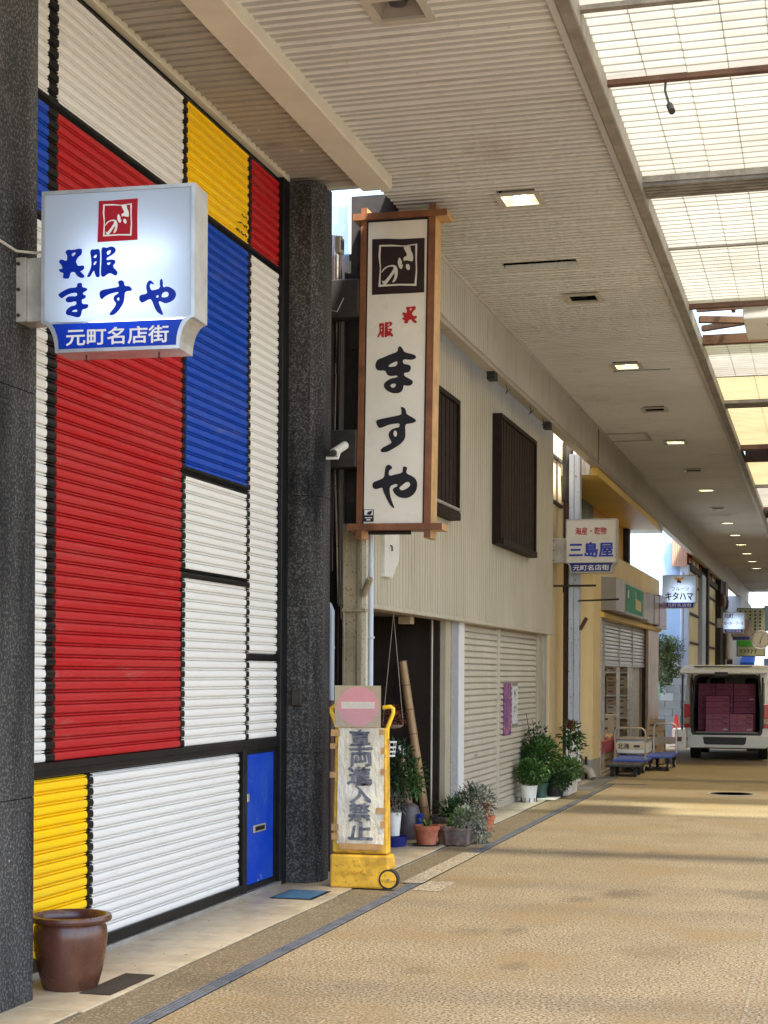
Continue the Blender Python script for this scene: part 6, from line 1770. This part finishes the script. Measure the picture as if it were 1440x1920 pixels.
cone(-3.42, 38.6, 'red traffic cone nearer the yellow shop in the open lot'); cone(-2.98, 37.4, 'red traffic cone nearer the white van in the open lot')
tag(box('white_crate', 'white_plastic', None, -3.35, -2.95, 36.9, 37.4, 0.0, 0.42, bevel=0.02), 'pale blue white crate on the lot ground beside the van', 'crate')
# shrub tree
tr = thing('lot_tree', 'sunlit pale green leafy tree behind the block wall', 'tree', (-4.3, 42.85, 0))
MB().tube([(-4.4, 42.85, 0.0), (-4.42, 42.85, 0.9), (-4.3, 42.85, 1.5)], [0.08, 0.06, 0.03], 8).build('trunk', 'twig', tr, smooth=True)
MB().tube([(-4.42, 42.85, 0.8), (-4.1, 42.85, 1.6)], [0.05, 0.02], 8).build('limb', 'twig', tr, smooth=True)
mb = MB(); rt_ = random.Random(5)
for k in range(52):
    blob_leaves(mb, (-4.35 + rt_.uniform(-.6, .62), 42.75 + rt_.uniform(-.4, .3), 1.98 + rt_.uniform(-.6, .55)), (0.24, 0.24, 0.22), 110, 0.09, 0.05, rt_)
mb.build('crown', 'leaf_tree', tr, kind='stuff')
# tarp covered house at the back of the lot
th = thing('tarp_house', 'tall house wall wrapped in pale blue tarpaulin', 'building', (-6.5, 44.5, 0))
box('wall', 'pale_wall', th, -12.0, -3.80, 43.85, 44.04, 0.0, 6.6)
mb = MB(); nu, nv = 40, 14
for j in range(nv + 1):
    for i in range(nu + 1):
        u, v = i/nu, j/nv
        mb.v.append((-8.0 + 4.25*u, 43.72 - 0.09*math.sin(u*46 + v*4) * (0.5 + 0.5*math.sin(v*5 + u*11)) - 0.05*math.sin(u*19 - v*9) - 0.06, 2.2 + 5.0*v))
for j in range(nv):
    for i in range(nu):
        a = j*(nu+1) + i
        mb.f.append((a, a+1, a+nu+2, a+nu+1))
mb.build('tarpaulin', 'tarp_blue', th, smooth=True)
mb = MB(); pts = []
xx = -3.98
while xx < -3.62:
    pts += [(xx, 43.50), (xx + 0.02, 43.48), (xx + 0.04, 43.50)]; xx += 0.045
mb.strip(pts, 'z', 4.55, 5.6)
mb.build('corrugated_sheet', 'orange_sheet', th)
dp2 = thing('downpipe', 'pale blue downpipe at the corner of the open lot', 'pipe', (-3.72, 43.4, 0))
MB().tube([(-3.70, 43.4, 4.4), (-3.70, 43.4, 2.2), (-3.76, 43.4, 2.0), (-3.64, 43.3, 1.75), (-3.64, 43.3, 0.0)], 0.05, 10).build('pipe', 'pipe_blue', dp2, smooth=True)

# ------------------------------------------------------------------ panelled building beyond the lot
b4 = thing('panelled_building', 'building of yellow panels and dark posts beyond the open lot', 'building', (-3.8, 50, 0))
box('core', 'steel_black', b4, -9.0, -3.66, 44.05, 63.0, 0.0, 6.0)
box('corner_face', 'pipe_blue', b4, -3.78, -3.55, 43.6, 44.04, 0.0, 4.6)
for y0, y1 in ((44.2, 47.7), (50.4, 55.2)):
    yy = y0
    while yy < y1 - 0.1:
        box('panel', 'panel_yellow', b4, -3.66, -3.60, yy, yy + 0.85, 0.3, 4.5); yy += 0.88
    for zz in (0.9, 1.7, 2.5, 3.3, 4.1):
        box('bar', 'steel_black', b4, -3.598, -3.56, y0, y1, zz, zz + 0.06)
box('column', 'blue_column', b4, -3.66, -3.50, 48.0, 49.5, 0.0, 4.6)
box('post', 'steel_black', b4, -3.66, -3.45, 49.6, 50.3, 0.0, 4.9)
box('post', 'steel_black', b4, -3.66, -3.42, 55.3, 57.0, 0.0, 4.9)
box('post', 'edge_trim', b4, -3.66, -3.35, 57.0, 58.4, 0.0, 4.9)
box('upper_band', 'steel_black', b4, -3.66, -3.52, 44.05, 57, 4.52, 4.68)
box('upper_band', 'steel_black', b4, -3.66, -3.52, 44.05, 57, 5.0, 5.10)
for k in range(9):
    box('upper_pane', 'panel_yellow' if k % 3 else 'lamp_red', b4, -3.66, -3.60, 44.3 + k*1.35, 45.2 + k*1.35, 4.70, 4.98)
lan = thing('paper_lantern', 'long white lantern hanging beside the tall olive board', 'lantern', (-3.2, 56.8, 2.2))
MB().lathe([(0.06, 0.0), (0.15, 0.06), (0.16, 0.5), (0.15, 1.04), (0.06, 1.1)], (-3.2, 56.8, 2.15), 14).build('shade', 'white_plastic', lan, smooth=True)
box('cap', 'pipe_brown', lan, -3.3, -3.1, 56.7, 56.9, 2.02, 2.15)
rdec = thing('paper_festoon', 'small faded red and white festoon hanging over the far shops', 'decoration', (-3.3, 55, 4.0))
for k in range(3):
    MB().lathe([(0.02, 0.0), (0.07, 0.1), (0.08, 0.3), (0.03, 0.45)], (-3.38 + 0.05*k, 55.2 + k*0.5, 3.95 - 0.03*k), 10).build('tassel', 'pipe_brown' if k % 2 == 0 else 'sign_dull', rdec, smooth=True)
# far end of the street
fe = thing('far_building', 'pale apartment block closing the far end of the street', 'building', (-2, 84, 0))
box('wall', 'pale_wall', fe, -9.0, 8.0, 84.0, 90.0, 0.0, 12.0)
for r_ in range(4):
    for k in range(9):
        w_ = part('window', fe, (-8.4 + k*1.8, 83.98, 1.2 + r_*2.7))
        box('pane', 'glass_dark', w_, -8.4 + k*1.8, -7.3 + k*1.8, 83.96, 83.995, 1.2 + r_*2.7, 2.5 + r_*2.7)
        box('sill', 'post_white', w_, -8.45 + k*1.8, -7.25 + k*1.8, 83.90, 83.995, 1.12 + r_*2.7, 1.19 + r_*2.7)
aw = thing('blue_awning', 'bright blue shop awning at the far end of the arcade', 'awning', (-2.9, 66, 2))
MB().prism([(65.0, 1.75), (65.0, 2.15), (66.2, 2.4), (66.2, 2.3)], 'x', -3.25, -2.72).build('canvas', 'canopy_blue', aw)
box('wall', 'pale_wall', aw, -6.0, -3.3, 66.25, 76.0, 0.0, 4.85)
fs = thing('end_sign', 'small white hanging sign under the far end of ceiling', 'sign', (-1.9, 64, 3.4))
box('plate', 'white_plastic', fs, -2.12, -1.6, 64.0, 64.08, 3.15, 3.75)
box('print', 'ink_navy', fs, -2.05, -1.9, 63.99, 63.998, 3.3, 3.55)
box('hanger', 'steel_black', fs, -1.9, -1.87, 64.02, 64.06, 3.75, 5.4)

# ------------------------------------------------------------------ litter and stains
mb = MB()
rl = random.Random(21)
for k in range(90):
    x_, y_ = rl.uniform(-4.0, -3.2), rl.uniform(7.5, 12.4)
    mb.leaf(Vector((x_, y_, 0.0155 if x_ < -3.45 else 0.0055)), Vector((rl.uniform(-1, 1), rl.uniform(-1, 1), 0.02)), Vector((0, 0, 1)), rl.uniform(0.008, 0.026), rl.uniform(0.004, 0.012), 0.15)
o = mb.build('leaf_litter', 'twig')
o['kind'] = 'stuff'; o['label'] = 'tiny dry leaf scraps scattered on the pavement tiles'; o['category'] = 'litter'
